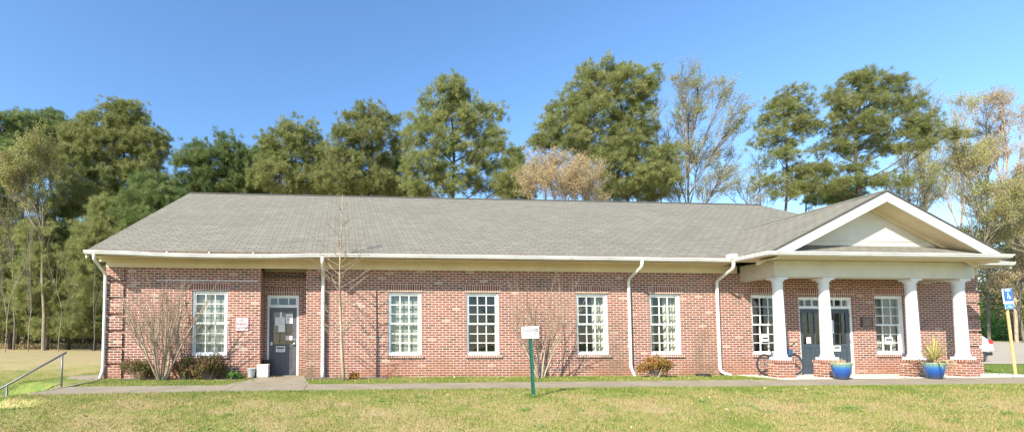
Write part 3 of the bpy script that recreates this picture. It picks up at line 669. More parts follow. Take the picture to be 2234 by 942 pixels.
# small sign on the lawn
sx, sy = 3.79, -4.31; g0 = tz(sx, sy)
s = empty('lawn_sign', (sx, sy, g0), 'small white sign with black bands on a green metal post in the lawn', 'sign', tilt=(0, radians(-2.2), 0))
MB().box(-.028, .028, .004, .012, -.1, 1.22).box(-.034, -.027, -.012, .012, -.1, 1.22).box(.027, .034, -.012, .012, -.1, 1.22).build('post', M['green'], s)
P = MB().box(-.172, .172, -.022, -.017, 1.15, 1.385).build('panel', M['paper'], s, bevel=.001)
MB().box(-.155, .155, -.0245, -.0225, 1.318, 1.345).box(-.155, .155, -.0245, -.0225, 1.278, 1.308).build('black_band', M['black'], s)
R = random.Random(3)
for zz in (1.3315, 1.293):
    x = -.14; m = MB()
    while x < .13:
        q = R.uniform(.006, .012); m.box(x, x+q, -.0262, -.0247, zz-.007, zz+.007); x += q+R.uniform(.003, .008)
    m.build('white_lettering', M['paper'], s)
MB().torus((.105, -.0245, 1.225), .038, .0035, 'y', 24, 6).tube([(.08, -.0245, 1.25), (.13, -.0245, 1.2)], .0035, 5).build('prohibition_ring', M['red'], s)
MB().box(.088, .118, -.0245, -.0225, 1.222, 1.232).box(.09, .095, -.0245, -.0225, 1.208, 1.2225).box(.111, .116, -.0245, -.0225, 1.208, 1.2225).box(.115, .127, -.0245, -.0225, 1.23, 1.24).build('dog_symbol', M['black'], s)
for zz in (1.37, 1.165): MB().tube([(0, -.0235, zz), (0, -.026, zz)], .006, 8).build('bolt', M['steel'], s)
# accessible parking sign
hx, hy = 20.28, -.55
s = empty('parking_sign', (hx, hy, tz(hx, hy)), 'blue and white accessible parking sign on a leaning wooden post', 'sign', tilt=(0, radians(-3.6), 0))
MB().tube([(0, 0, -.2), (0, 0, 2.3)], .033, 10).build('post', M['wood'], s)
MB().box(-.15, .15, -.06, -.034, 2.17, 2.62).build('panel', M['paper'], s, bevel=.001)
MB().box(-.143, .143, -.063, -.0603, 2.235, 2.613).build('blue_face', M['blue'], s)
m = MB(); m.torus((.0, -.065, 2.345), .042, .006, 'y', 24, 6).tube([(-.012, -.065, 2.455), (-.005, -.065, 2.375), (.045, -.065, 2.375), (.07, -.065, 2.31)], .009, 6).tube([(-.012, -.065, 2.42), (.035, -.065, 2.42)], .007, 6).tube([(-.012, -.063, 2.475), (-.012, -.068, 2.475)], .017, 12)
m.build('wheelchair_symbol', M['paper'], s)
text('lettering', 'RESERVED\nPARKING', M['paper'], s, (0, -.0645, 2.56), .042)
MB().box(-.15, .15, -.0605, -.056, 2.0, 2.155).build('lower_panel', M['paper'], s, bevel=.001)
MB().box(-.143, .143, -.0635, -.0608, 2.007, 2.148).build('lower_face', M['skyblue'], s)
text('lettering', 'VAN\nACCESSIBLE', M['paper'], s, (0, -.0645, 2.078), .036)

# ------------------------------------------------------------------ handrail and steps
h = empty('handrail', (-6.53, -1.9, 0), 'grey pipe handrail on two posts beside the steps at the left of the walk', 'handrail')
def rail_z(x): return .76+(x+6.53)*.60
m = MB().tube([(-9.2+6.53, -.05, rail_z(-9.2)), (-6.45+6.53, .13, rail_z(-6.45))], .023, 10); m.build('rail', M['steel'], h, smooth=True)
for x, zb in ((-6.53, -.05), (-7.70, -.75), (-8.9, -1.2)): MB().tube([(x+6.53, .13+(x+6.45)*.065, zb), (x+6.53, .13+(x+6.45)*.065, rail_z(x)-.012)], .02, 10).build('post', M['steel'], h, smooth=True)
st = MB()
for k in range(4): st.box(-6.62-.31*(k+1), -6.62-.31*k, -3.1, -2.05, -.85, -.02-.15*(k+1)+.02)
st.build('steps', M['walk'])['kind'] = 'structure'

# ------------------------------------------------------------------ small objects by the doors
b = empty('bucket', (-2.43, .12-.25, .075), 'dented grey metal bucket on the ground by the side door', 'bucket')
MB().lathe([(0, 0), (.085, 0), (.088, .01), (.118, .24), (.124, .25), (.118, .252), (.112, .24), (.083, .012), (0, .012)], (0, 0, 0), 24).build('pail', plain('old_zinc', (.50,.53,.55), .5, .3, dirt=(.35,.36,.36)), b, smooth=True)
MB().tube([(.12*cos(a), -.02-.10*sin(a)*.9, .245-.05*sin(a)) for a in np.linspace(0, pi, 12)], .003, 6).build('handle', M['steel'], b)
b = empty('stone_box', (-2.12, -.02, .075), 'pale square planter box standing beside the grey side door', 'planter')
MB().box(-.155, .155, -.14, .14, 0, .33).build('box', M['clay'], b, bevel=.01)
MB().box(-.165, .165, -.15, .15, .331, .355).build('lid', M['clay'], b, bevel=.006)
b = empty('ash_bin', (-2.12, .42, .075), 'dark bin standing behind the pale planter box in the door recess', 'bin')
MB().lathe([(0, 0), (.13, 0), (.15, .42), (.155, .44), (.14, .46), (0, .47)], (0, 0, 0), 20).build('body', M['black'], b, smooth=True)
o = MB().lathe([(.17, 0), (.19, .01), (.19, .06), (.17, .075), (.12, .078), (.12, .05), (0, .05)], (0, 0, 0), 24).build('drain_cap', M['black'])
o.location = (10.62, -.3, tz(10.6, -.3)); tag(o, 'low black round plastic cap lying in the grass at the wall foot', 'cap')

# blue glazed pots
def pot(x, y, label):
    o = empty('flower_pot', (x, y, tz(x, y)+.03), label, 'plant pot', 'blue glazed pots in front of the porch')
    MB().lathe([(0, 0), (.125, 0), (.135, .02), (.165, .12), (.19, .25), (.205, .36), (.22, .40), (.228, .41), (.228, .43), (.212, .435), (.2, .42), (.19, .38), (0, .37)], (0, 0, 0), 36).build('pot', M['glaze'], o, smooth=True)
    MB().lathe([(.192, 0), (.10, .015), (0, .02)], (0, 0, .385), 20).build('soil', M['soil'], o)
    return o
p1 = pot(13.42, -1.62, 'blue glazed pot with withered stalks in front of the second column')
R = random.Random(8); m = MB()
for k in range(26):
    a = R.uniform(0, 2*pi); r = R.uniform(.12, .36); zt = R.uniform(.01, .12); m.tube([(.1*cos(a), .1*sin(a), .39), (r*.6*cos(a), r*.6*sin(a), .43+zt), (r*cos(a), r*sin(a), .42+R.uniform(-.1, .03) if r > .27 else .43)], [.008, .006, .003], 4)
m.build('dry_stalks', M['straw'], p1)
p2 = pot(16.13, -1.62, 'blue glazed pot holding a spiky yellow green yucca by the third column')
m = MB()
for k in range(70):
    a = R.uniform(0, 2*pi); el = R.uniform(-.15, 1.45); Ln = R.uniform(.45, .80)*(1 if el > .2 else .85); d = Vector((cos(a)*cos(el), sin(a)*cos(el), sin(el))); side = d.cross(Vector((0, 0, 1))); side = side.normalized() if side.length > .01 else Vector((1, 0, 0))
    base = Vector((0, 0, .48)); P0 = base+d*.04; P1 = base+d*Ln*.5+Vector((0, 0, .02)); P2 = base+d*Ln-Vector((0, 0, .10*(1.3-max(el, 0))))
    w_ = .017; m.add([P0-side*w_*.7, P0+side*w_*.7, P1+side*w_, P1-side*w_, P2], [(0, 1, 2, 3), (3, 2, 4)])
m.build('yucca', M['yucca'], p2, fix=False)
m = MB()
for k in range(18):
    a = R.uniform(-1.2, 1.0); r = R.uniform(.2, .42); m.tube([(.05*cos(a), .05*sin(a), .45), (r*.7*cos(a), r*.7*sin(a)-.05, .50), (r*cos(a)*1.05, r*sin(a)-.1, R.uniform(.18, .38))], [.012, .010, .003], 4)
m.tube([(0, 0, .38), (0, 0, .52)], [.05, .03], 8); m.build('dead_leaves', M['straw'], p2)

# ------------------------------------------------------------------ bicycle
bk = empty('bicycle', (12.90, -.44, .075), 'bicycle with blue frame parked behind the leftmost porch column', 'bicycle', rz=radians(7), tilt=(radians(-4), 0))
R_ = .315
for wx in (-.52, .52):
    wo = MB().torus((wx, 0, R_), R_-.022, .024, 'y', 40, 8).build('wheel', M['rubber'], bk, smooth=True)
    MB().torus((wx, 0, R_), R_-.05, .010, 'y', 36, 6).build('rim', M['steel'], wo)
    s_ = MB()
    for k in range(24):
        a = 2*pi*k/24; s_.tube([(wx+.02*cos(a+.8), .02*(-1)**k, R_+.02*sin(a+.8)), (wx+(R_-.055)*cos(a), 0, R_+(R_-.055)*sin(a))], .0016, 3, False)
    s_.tube([(wx, -.045, R_), (wx, .045, R_)], .018, 8); s_.build('spokes', M['steel'], wo)
m = MB(); BB = (-.10, 0, .28); SE = (-.24, 0, .66); HD = (.30, 0, .70); HB = (.345, 0, .58)
for p, q, r_ in ((BB, SE, .017), (BB, HB, .02), (SE, HD, .017), (HD, HB, .022)): m.tube([p, q], r_, 8)
for s in (-1, 1): m.tube([SE, (-.52, .05*s, R_)], .009, 6).tube([BB, (-.52, .05*s, R_)], .010, 6)
m.build('frame', M['bikeblue'], bk, smooth=True)
m = MB()
for s in (-1, 1): m.tube([HB, (.36, .05*s, .56), (.52, .05*s, R_)], .013, 6)
m.build('fork', M['black'], bk)
MB().tube([HD, (.27, 0, .82)], .015, 8).tube([(.22, -.29, .90), (.27, -.12, .84), (.27, .12, .84), (.22, .29, .90)], .013, 8).build('handlebar', M['black'], bk)
for s in (-1, 1): MB().tube([(.21, s*.29, .905), (.15, s*.33, .93)], .018, 8).build('grip', M['rubber'], bk)
MB().tube([SE, (-.27, 0, .76)], .013, 8).prism([(-.40, -.07), (-.38, .07), (-.22, .03), (-.12, .012), (-.12, -.012), (-.22, -.03)], 'z', .765, .80).build('saddle', M['black'], bk)
m = MB().torus((-.10, 0, .28), .085, .008, 'y', 24, 5).tube([(-.10, -.06, .28), (-.16, -.07, .14), (-.16, -.13, .14)], .009, 6).tube([(-.10, .06, .28), (-.04, .07, .42), (-.04, .13, .42)], .009, 6); m.build('crankset', M['black'], bk)
MB().prism([(.27, .56), (.40, .60), (.41, .76), (.29, .75)], 'y', -.09, .09).build('bag', M['bikeblue'], bk, bevel=.015)

# ------------------------------------------------------------------ white hatchback in the lot
cr = empty('parked_car', (29.95, 8.3, tz(29.5, 7.6)+.03), 'white hatchback parked at the right corner of the building', 'car')
#   profile stations along x (front -2.1 .. rear 2.2): (x, z_low, z_belt, z_roof, half-width low, half-width roof)
st_ = [(-2.15, .38, .62, .64, .70, .60), (-2.02, .28, .74, .78, .82, .70), (-1.4, .25, .86, .92, .86, .72), (-.95, .25, .93, 1.0, .87, .72), (-.3, .25, .97, 1.40, .88, .60), (.35, .25, .99, 1.48, .88, .61), (1.1, .25, 1.02, 1.55, .89, .62), (1.55, .26, 1.06, 1.54, .89, .62), (1.72, .27, 1.07, 1.50, .89, .64), (2.02, .32, 1.06, 1.14, .88, .70), (2.14, .36, .95, 1.0, .87, .76), (2.20, .44, .62, .64, .84, .76), (2.21, .40, .55, .57, .82, .76)]
m = MB()
for x, zl, zb, zr, wl, wr in st_:
    m.v += [(x, -wl, zl), (x, -wl-.01, (zl+zb)/2), (x, -wl+.03, zb), (x, -wr-.03, zr-.05), (x, -wr+.12, zr), (x, wr-.12, zr), (x, wr+.03, zr-.05), (x, wl-.03, zb), (x, wl+.01, (zl+zb)/2), (x, wl, zl)]
for i in range(len(st_)-1):
    for k in range(10): m.f.append((i*10+k, i*10+(k+1) % 10, (i+1)*10+(k+1) % 10, (i+1)*10+k))
m.f += [tuple(range(10)), tuple(range((len(st_)-1)*10, len(st_)*10))]
body = m.build('body', M['car'], cr, smooth=True)
sd = body.modifiers.new('sub', 'SUBSURF'); sd.levels = 1; sd.render_levels = 2
for s in (-1, 1):
    MB().add([(-.85, s*.845, 1.0), (-.3, s*.70, 1.36), (.35, s*.66, 1.43), (1.1, s*.70, 1.44), (1.5, s*.72, 1.40), (1.6, s*.865, 1.08)], [(0, 1, 2, 3, 4, 5)]).build('side_window', M['carglass'], cr)
    for wx in (-1.35, 1.42):
        wh = MB().torus((wx, s*.80, .31), .245, .075, 'y', 32, 10).build('wheel', M['rubber'], cr, smooth=True)
        hb = MB(); hb.add([(wx+.20*cos(k*pi/10), s*.845, .31+.20*sin(k*pi/10)) for k in range(20)], [tuple(range(20))]); hb.build('rim', M['brass'], wh)
        MB().torus((wx, s*.84, .31), .34, .035, 'y', 32, 6).build('wheel_arch', M['black'], wh)
    MB().box(1.90, 2.14, s*.76-.12, s*.76+.12, .86, 1.06).build('tail_light', M['tail'], cr, bevel=.03)
MB().box(2.0, 2.23, -.78, .78, .30, .46).build('bumper', M['black'], cr, bevel=.03)
MB().add([(1.80, -.52, 1.46), (1.80, .52, 1.46), (2.07, .6, 1.14), (2.07, -.6, 1.14)], [(0, 1, 2, 3)]).build('rear_window', M['carglass'], cr)

# ------------------------------------------------------------------ vegetation
def leaf_cloud(centers, rad, n, size, rng, up=.3, aspect=.45):
    """n leaf quads (two tris merged as quad) round each centre; numpy"""
    C = np.repeat(np.asarray(centers), n, 0); m = len(C)
    d = rng.normal(size=(m, 3)); d /= np.linalg.norm(d, axis=1)[:, None]
    P = C + d*(rng.uniform(.2, 1, m)**.6)[:, None]*rad
    a = rng.normal(size=(m, 3)); a[:, 2] += up; a /= np.linalg.norm(a, axis=1)[:, None]
    s = np.cross(a, rng.normal(size=(m, 3))); s /= np.linalg.norm(s, axis=1)[:, None]
    L = (size*rng.uniform(.6, 1.3, m))[:, None]
    V = np.stack([P-a*L*.5, P+s*L*aspect*.5, P+a*L*.5, P-s*L*aspect*.5], 1).reshape(-1, 3)
    return V, np.arange(4*m).reshape(-1, 4)
def tuft_cloud(T, D, rng, nb=9, L=.36, wd=.05):
    """pine tufts: nb needle blades (triangles) fanning out from each tuft point T around direction D"""
    m = len(T)*nb; P = np.repeat(T, nb, 0); d = np.repeat(D, nb, 0)*.75 + rng.normal(size=(m, 3))*.62; d /= np.linalg.norm(d, axis=1)[:, None]
    s = np.cross(d, rng.normal(size=(m, 3))); s /= np.linalg.norm(s, axis=1)[:, None]
    ln = (L*rng.uniform(.7, 1.25, m))[:, None]
    tip = P+d*ln; mid = P+d*ln*.55
    V = np.stack([P, mid+s*wd, tip, mid-s*wd], 1).reshape(-1, 3)
    return V, np.arange(4*m).reshape(-1, 4)

def pine(label, tx, Y, lobes, seed, mat='needles', dens=1.0, tr=.28, lean=0, cat='tree', grp='tall pines behind the brick building', dy=.0, name='pine_tree'):
    rng = np.random.default_rng(seed); R = random.Random(seed)
    k = (Y+13.1)/1000.0
    base = at(tx, 744, Y); base.z = tz(base.x, Y)-.2
    o = empty(name, tuple(base), label, cat, grp)
    Ls = []
    for (px, py, rx, ry) in lobes:
        c = at(px, py, Y) - base; rr = (rx+ry)/2*k
        c.y += R.uniform(-.45, .45)*rr; Ls.append((c, rx*k, max(rr, 1.2), ry*k))
    top = max(Ls, key=lambda q: q[0].z); zt = top[0].z+top[3]*.6
    tops = Vector((top[0].x, 0, zt)); low = min(q[0].z for q in Ls)
    tk = lambda z: Vector((tops.x*(max(0, z)/zt)**1.6+.25*sin(z*.35+seed), .3*sin(z*.28+seed*2), z))
    tm = MB(); zz = np.linspace(0, zt, 16); tm.tube([tk(z) for z in zz], [max(.04, tr*(1-.82*(z/zt)**1.1)) for z in zz], 9)
    TT, DD = [], []
    for (c, rx, ry, rz) in Ls:
        z0 = max(low*.5, c.z-.55*Vector((c.x-tk(c.z).x, c.y)).length-.5); z0 = min(z0, zt*.97); s = tk(z0)
        mid = s.lerp(c, .5)+Vector((0, 0, -.25)); rb = max(.05, tr*.42*(1-.5*z0/zt))
        tm.tube([s, mid, c], [rb, rb*.7, rb*.35], 6, False)
        ns = max(10, int(dens*6.6*(rx*rz+rx*ry+ry*rz)/3**.5))
        for _ in range(ns):
            u = rng.normal(size=3); u /= np.linalg.norm(u); rad = rng.uniform(.35, 1.0)**.5*(.88+.22*rng.random())
            p = np.array([c.x, c.y, c.z])+u*np.array([rx, ry, rz])*rad
            if rng.random() < .5: tm.tube([c.lerp(Vector(p), .1), c.lerp(Vector(p), .55)+Vector((0, 0, -.12)), Vector(p)], [.045, .03, .012], 3, False)
            nt = rng.integers(6, 12); q = p+rng.normal(size=(nt, 3))*np.array([.42, .42, .24])
            out = u*np.array([1, 1, .6])+np.array([0, 0, .55]); TT.append(q); DD.append(np.tile(out/np.linalg.norm(out), (nt, 1)))
    T = np.concatenate(TT); D = np.concatenate(DD); Vt, Ft = tuft_cloud(T, D, rng, 34, .48*(k/.045)**.3, .0165*(k/.045)**.5)
    tm.build('trunk', M['pinebark'], o, smooth=True, fix=False)
    tri_mesh('crown', Vt, Ft, M[mat], o)
    return o

def grow(mb, p, d, L, r, lev, R, tips, par):
    """recursive branching; d unit vector"""
    n = 3; pts = [p]; q = p.copy(); dd = d.copy()
    for i in range(n):
        dd = (dd+Vector((R.uniform(-1, 1), R.uniform(-1, 1), R.uniform(-.6, 1)))*par['wig']+Vector((0, 0, par['up']))).normalized(); q = q+dd*L/n; pts.append(q.copy())
    r1 = r*par['taper']; mb.tube(pts, [r+(r1-r)*i/n for i in range(n+1)], 7 if r > .05 else (5 if r > .02 else 3), False)
    if lev == 0: tips.append(q); tips.append(pts[2]); return
    kids = par['kids'][lev-1]
    for k in range(kids):
        t = 1 if k == 0 else R.uniform(.35, 1.0)
        i = min(int(t*n), n-1); bp = pts[i].lerp(pts[i+1], t*n-i)
        a = R.uniform(0, 2*pi); u = dd.orthogonal().normalized(); v = dd.cross(u); sp = par['spread']*(.45 if k == 0 else R.uniform(.7, 1.25))
        nd = (dd*cos(sp)+(u*cos(a)+v*sin(a))*sin(sp)).normalized()
        grow(mb, bp, nd, L*par['len']*(1.1 if k == 0 else R.uniform(.7, 1.05)), r1*(.95 if k == 0 else R.uniform(.5, .75)), lev-1, R, tips, par)

def bare_tree(label, loc, height, r, seed, barkm='greybark', leaf=None, nleaf=3, lsize=.16, lrad=.3, lev=5, trunk=.3, par=None, stems=1, cat='tree', grp=None, name='bare_tree', lean=(0, 0), squash=1.0, first_spread=.25, rmin=None):
    P = dict(wig=.12, up=.06, taper=.72, kids=[3, 3, 3, 3, 3, 3], spread=.55, len=.74); P.update(par or {})
    R = random.Random(seed); rng = np.random.default_rng(seed); mb = MB(); tips = []
    for s in range(stems):
        a = 2*pi*s/stems+R.uniform(-.3, .3); sp = first_spread*R.uniform(.5, 1.2) if stems > 1 else 0
        d = Vector((sin(sp)*cos(a)+lean[0], sin(sp)*sin(a)+lean[1], cos(sp))).normalized()
        p0 = Vector((.08*cos(a), .08*sin(a), 0))*(stems > 1)
        grow(mb, p0, d, height*trunk, r, lev, R, tips, P)
    zmax = max(v[2] for v in mb.v); s = height/zmax
    mb.v = [(v[0]*s*squash, v[1]*s*squash, v[2]*s) for v in mb.v]; tips = [(t.x*s*squash, t.y*s*squash, t.z*s) for t in tips]
    o = empty(name, (loc[0], loc[1], tz(loc[0], loc[1])-.03), label, cat, grp)
    mb.build('trunk', M[barkm], o, fix=False, smooth=True)
    if leaf:
        V, Fc = leaf_cloud(tips, lrad, nleaf, lsize, rng); tri_mesh('crown', V, Fc, M[leaf], o)
    return o

# the pines whose crowns make the skyline (photo order, left to right)
pine('tall dark pine at the left edge of the photo', 30, 48, [(15, 290, 40, 36), (55, 275, 40, 30), (10, 350, 50, 50), (60, 340, 40, 40), (-20, 420, 50, 50)], 1, 'needles_dark', grp='pines on the left')
pine('tall pine with a rounded top second from the left edge', 112, 50, [(110, 262, 32, 22), (95, 300, 40, 28), (130, 300, 30, 35), (115, 350, 45, 35)], 2, 'needles_dark', grp='pines on the left')
pine('broad bushy pine with the highest crown of the left-hand group', 255, 44, [(280, 258, 48, 26), (215, 278, 50, 28), (325, 300, 42, 28), (180, 310, 42, 34), (250, 320, 80, 44), (340, 335, 28, 24), (170, 370, 48, 40), (250, 390, 70, 38), (320, 380, 40, 30), (210, 440, 60, 34), (300, 440, 40, 26)], 3, dens=1.1, grp='pines on the left')
pine('lower pine peeking over the left end of the ridge', 495, 40, [(500, 325, 38, 24), (470, 360, 50, 28), (525, 360, 32, 30), (430, 335, 30, 20), (420, 370, 42, 28), (480, 405, 70, 30), (400, 420, 50, 30), (540, 400, 40, 30)], 4, 'needles_dark')
pine('rounded pine above the side door end of the roof', 642, 38, [(645, 282, 40, 22), (612, 310, 44, 28), (675, 315, 34, 26), (590, 350, 36, 32), (640, 350, 44, 26), (690, 350, 24, 28), (610, 395, 58, 30), (680, 400, 44, 30)], 5, dens=.95)
pine('pine with a domed crown left of the tallest central pine', 806, 36, [(808, 240, 36, 20), (780, 270, 36, 26), (840, 280, 36, 28), (755, 310, 34, 28), (800, 310, 44, 24), (862, 318, 26, 18), (750, 355, 44, 28), (820, 345, 34, 20), (745, 395, 50, 30), (815, 400, 60, 30)], 6, dens=.95)
pine('large open crowned pine above the middle of the roof', 990, 32, [(985, 198, 38, 20), (960, 225, 44, 26), (1020, 230, 32, 24), (925, 260, 36, 26), (1065, 255, 26, 26), (1000, 270, 54, 26), (905, 300, 28, 26), (1070, 300, 32, 24), (950, 320, 54, 26), (1085, 345, 32, 34), (1030, 335, 40, 20), (915, 370, 50, 24), (985, 385, 54, 22), (1070, 395, 50, 24), (1110, 400, 28, 26), (940, 415, 54, 20)], 7, dens=.9, tr=.30)
pine('tallest and widest pine right of the middle of the roof', 1385, 32, [(1300, 160, 34, 22), (1350, 155, 38, 20), (1395, 178, 30, 26), (1270, 195, 34, 28), (1330, 205, 56, 34), (1400, 220, 28, 30), (1235, 235, 34, 28), (1295, 260, 62, 36), (1375, 265, 50, 34), (1205, 275, 26, 26), (1180, 310, 30, 22), (1240, 310, 50, 30), (1330, 320, 62, 30), (1410, 300, 30, 30), (1300, 360, 50, 26), (1390, 350, 34, 24), (1355, 395, 66, 26), (1420, 390, 46, 32), (1445, 340, 26, 24)], 8, dens=1.0, tr=.33)
pine('slender pine with a narrow pointed crown left of the porch gable', 1712, 32, [(1716, 208, 26, 18), (1705, 240, 36, 20), (1742, 245, 20, 22), (1690, 270, 40, 18), (1735, 282, 26, 16), (1672, 302, 30, 14), (1720, 318, 32, 14), (1690, 350, 40, 14), (1745, 372, 26, 10), (1690, 395, 34, 9), (1720, 425, 40, 10)], 9, dens=.75, tr=.20)
pine('big spreading pine behind the peak of the porch gable', 1862, 30, [(1890, 175, 46, 18), (1855, 195, 42, 24), (1950, 195, 42, 20), (1820, 228, 38, 20), (1900, 230, 60, 28), (1985, 235, 38, 24), (1795, 262, 28, 20), (1860, 280, 60, 22), (1950, 280, 52, 24), (2010, 280, 40, 24), (2055, 302, 26, 12), (1830, 320, 48, 16), (1920, 325, 50, 16), (1990, 325, 40, 12), (1790, 372, 50, 16), (1850, 370, 46, 14), (1880, 400, 34, 10), (1800, 405, 60, 14), (1955, 395, 34, 9)], 10, dens=.85, tr=.30)
# second row that closes the gaps above the ridge and on the left
fill = [
 ('dark pine low in the second row beside the left edge', -10, 56, [(0, 470, 50, 50), (20, 560, 50, 50), (-10, 640, 50, 40)], 'needles'),
 ('small dense pine in front of the bare trunks on the left', 150, 42, [(160, 440, 45, 34), (130, 500, 46, 34), (175, 540, 50, 40), (140, 600, 46, 34), (185, 640, 40, 30)], 'needles'),
 ('dense pine just left of the building below the highest left crown', 250, 36, [(240, 470, 44, 36), (215, 530, 44, 40), (265, 520, 44, 40), (210, 600, 36, 40), (245, 640, 30, 40), (290, 470, 40, 34)], 'needles'),
 ('full bright pine in the left wood above the far end of the handrail', 110, 40, [(105, 520, 44, 34), (80, 580, 44, 36), (125, 570, 40, 36), (95, 640, 50, 36), (140, 660, 44, 36), (120, 710, 50, 24)], 'needles'),
 ('dense pine reaching low beside the brick corner', 205, 38, [(195, 560, 44, 34), (225, 600, 36, 36), (190, 620, 44, 34), (215, 670, 40, 36), (180, 705, 44, 26), (232, 710, 30, 24)], 'needles'),
 ('bushy pine filling the far left of the wood', 15, 44, [(10, 590, 44, 30), (50, 640, 44, 34), (0, 680, 50, 34), (60, 700, 44, 24), (20, 530, 40, 30)], 'needles'),
 ('green pine low behind the sloping left end of the roof', 335, 34, [(330, 400, 44, 24), (350, 430, 50, 26), (300, 450, 40, 34), (370, 460, 40, 30), (320, 490, 50, 30)], 'needles_dark'),
 ('low pine filling the gap between ridge and sky above the first window', 560, 46, [(560, 350, 30, 26), (550, 395, 50, 30), (590, 420, 50, 22), (520, 425, 50, 22)], 'needles_dark'),
 ('low pine behind the young bare tree above the ridge', 735, 46, [(730, 345, 28, 24), (720, 385, 46, 30), (760, 415, 50, 24), (690, 420, 50, 24)], 'needles'),
 ('low bright pine between the domed pine and the open crowned pine', 850, 44, [(855, 370, 34, 24), (845, 405, 50, 24), (890, 425, 44, 20)], 'needles_dark'),
 ('small pine behind the right side of the open crowned pine', 1125, 46, [(1122, 345, 20, 22), (1120, 385, 30, 28), (1130, 420, 40, 22)], 'needles'),
 ('low leafy pine under the right edge of the tallest pine', 1425, 40, [(1430, 380, 34, 26), (1420, 415, 46, 22), (1340, 420, 50, 20)], 'needles'),
 ('low pine behind the valley between ridge and porch roof', 1765, 40, [(1760, 400, 34, 16), (1790, 430, 50, 20), (1840, 425, 40, 18)], 'needles_dark'),
 ('low pine beyond the right slope of the porch gable', 2210, 40, [(2215, 470, 40, 22), (2200, 510, 40, 22), (2230, 550, 46, 24), (2190, 560, 30, 20)], 'needles'),
]
for i, (lb, tx, Y, lo, mt) in enumerate(fill):
    pine(lb, tx, Y, lo, 40+i, mt, dens=1.15, tr=.22, grp='second row of pines')
# leafing hardwoods
def hw(label, px, Y, topy, r, seed, **kw):
    b0 = at(px, 744, Y); h = at(px, topy, Y).z - tz(b0.x, Y); return bare_tree(label, (b0.x, Y), h, r, seed, **kw)
up = dict(wig=.16, up=.07, spread=.50, len=.78, kids=[4, 4, 3, 3, 3])
G2 = 'leafing hardwoods behind the building'
def airy(label, tx, Y, lobes, seed, leaf='bud', barkm='greybark', r=.2, dens=1.0, nleaf=3, grp=G2, fork=.35, lsize=.11, twr=.012, name='leafing_tree'):
    """hardwood in early spring: limbs rise from a fork into each part of the crown, then fine twigs and small leaves"""
    rng = np.random.default_rng(seed); R = random.Random(seed); k = (Y+13.1)/1000.0
    base = at(tx, 744, Y); base.z = tz(base.x, Y)-.2; o = empty(name, tuple(base), label, 'tree', grp)
    L = []
    for px, py, rx, ry in lobes:
        c = at(px, py, Y)-base; c.y += R.uniform(-.5, .5)*rx*k*1.6; L.append((c, rx*k, (rx+ry)/2*k, ry*k))
    zt = max(c.z for c, *_ in L); zf = zt*fork; cx_ = sum(c.x for c, *_ in L)/len(L)
    mb = MB(); F0 = Vector((cx_*.25, 0, zf)); lead = max(L, key=lambda q: q[0].z)[0]
    mb.tube([Vector((0, 0, 0)), F0*.5+Vector((.1, .1, 0)), F0, F0.lerp(lead, .5)+Vector((.2, 0, .3)), lead], [r, r*.85, r*.7, r*.4, r*.12], 8, False)
    tips = []
    for c, rx, ry, rz in L:
        hz = Vector((c.x-F0.x, c.y)).length; z0 = max(zf*.75, min(c.z-hz*1.5, c.z*.7)); t = min(1, max(0, (z0-zf)/max(.1, lead.z-zf))); s0 = F0.lerp(lead, t*.8) if z0 > zf else Vector((0, 0, 0)).lerp(F0, z0/zf)
        m1 = s0.lerp(c, .35)+Vector((0, 0, -.2))+Vector((R.uniform(-.3, .3), R.uniform(-.3, .3), 0)); m2 = s0.lerp(c, .7)+Vector((R.uniform(-.25, .25), R.uniform(-.25, .25), -.05)); topc = c+Vector((R.uniform(-.2, .2)*rx, 0, rz*.6))
        P = [s0, m1, m2, c, topc]; rr = [r*.42, r*.33, r*.24, r*.15, r*.06]; mb.tube(P, rr, 6, False)
        nb = max(10, int(dens*7*(rx*rz+rx*ry+ry*rz)/3))
        for _ in range(nb):
            u = rng.normal(size=3); u /= np.linalg.norm(u); e = Vector((c.x+u[0]*rx*1.0, c.y+u[1]*ry, c.z+u[2]*rz))*1.0; e = c.lerp(e, rng.uniform(.45, 1.08))
            t = R.uniform(.15, 1); b0 = m2.lerp(topc, t) if e.z > c.z-.3*rz else m1.lerp(c, t)
            if b0.z > e.z: b0 = m1.lerp(m2, R.random())
            md = b0.lerp(e, .5)+Vector((R.uniform(-.15, .15), R.uniform(-.15, .15), -.12)); mb.tube([b0, md, e], [r*.11+.008, .022, twr], 4, False)
            dr = (e-b0).normalized()
            for j in range(7):
                q = md.lerp(e, R.uniform(.1, 1)); d = (dr+Vector((R.uniform(-1, 1), R.uniform(-1, 1), R.uniform(-.3, 1.1)))*.8).normalized(); ln = R.uniform(.5, 1.25); w1 = q+d*ln*.5; w2 = q+d*ln+Vector((0, 0, .1))
                mb.tube([q, w1, w2], [twr, twr*.8, twr*.4], 3, False); tips.append(tuple(w2)); tips.append(tuple(w1))
    mb.build('trunk', M[barkm], o, fix=False)
    if leaf:
        V, Fc = leaf_cloud(tips, .28, nleaf, lsize, rng); tri_mesh('crown', V, Fc, M[leaf], o)
    return o
airy('tall airy tree with pale yellow green spring leaves right of the tallest pine', 1492, 34, [(1482, 180, 32, 34), (1530, 185, 38, 34), (1585, 188, 32, 34), (1500, 250, 50, 42), (1585, 262, 42, 42), (1545, 320, 60, 42), (1600, 350, 40, 32), (1480, 350, 36, 44), (1570, 400, 66, 28), (1460, 410, 40, 30), (1640, 415, 40, 20)], 21, nleaf=8, barkm='greybark', r=.20, lsize=.13, dens=1.35)
airy('smaller airy tree with reddish twigs touching the tallest pine', 1452, 36, [(1440, 240, 24, 32), (1448, 300, 28, 36), (1430, 350, 26, 30)], 22, leaf='tanbud', r=.14)
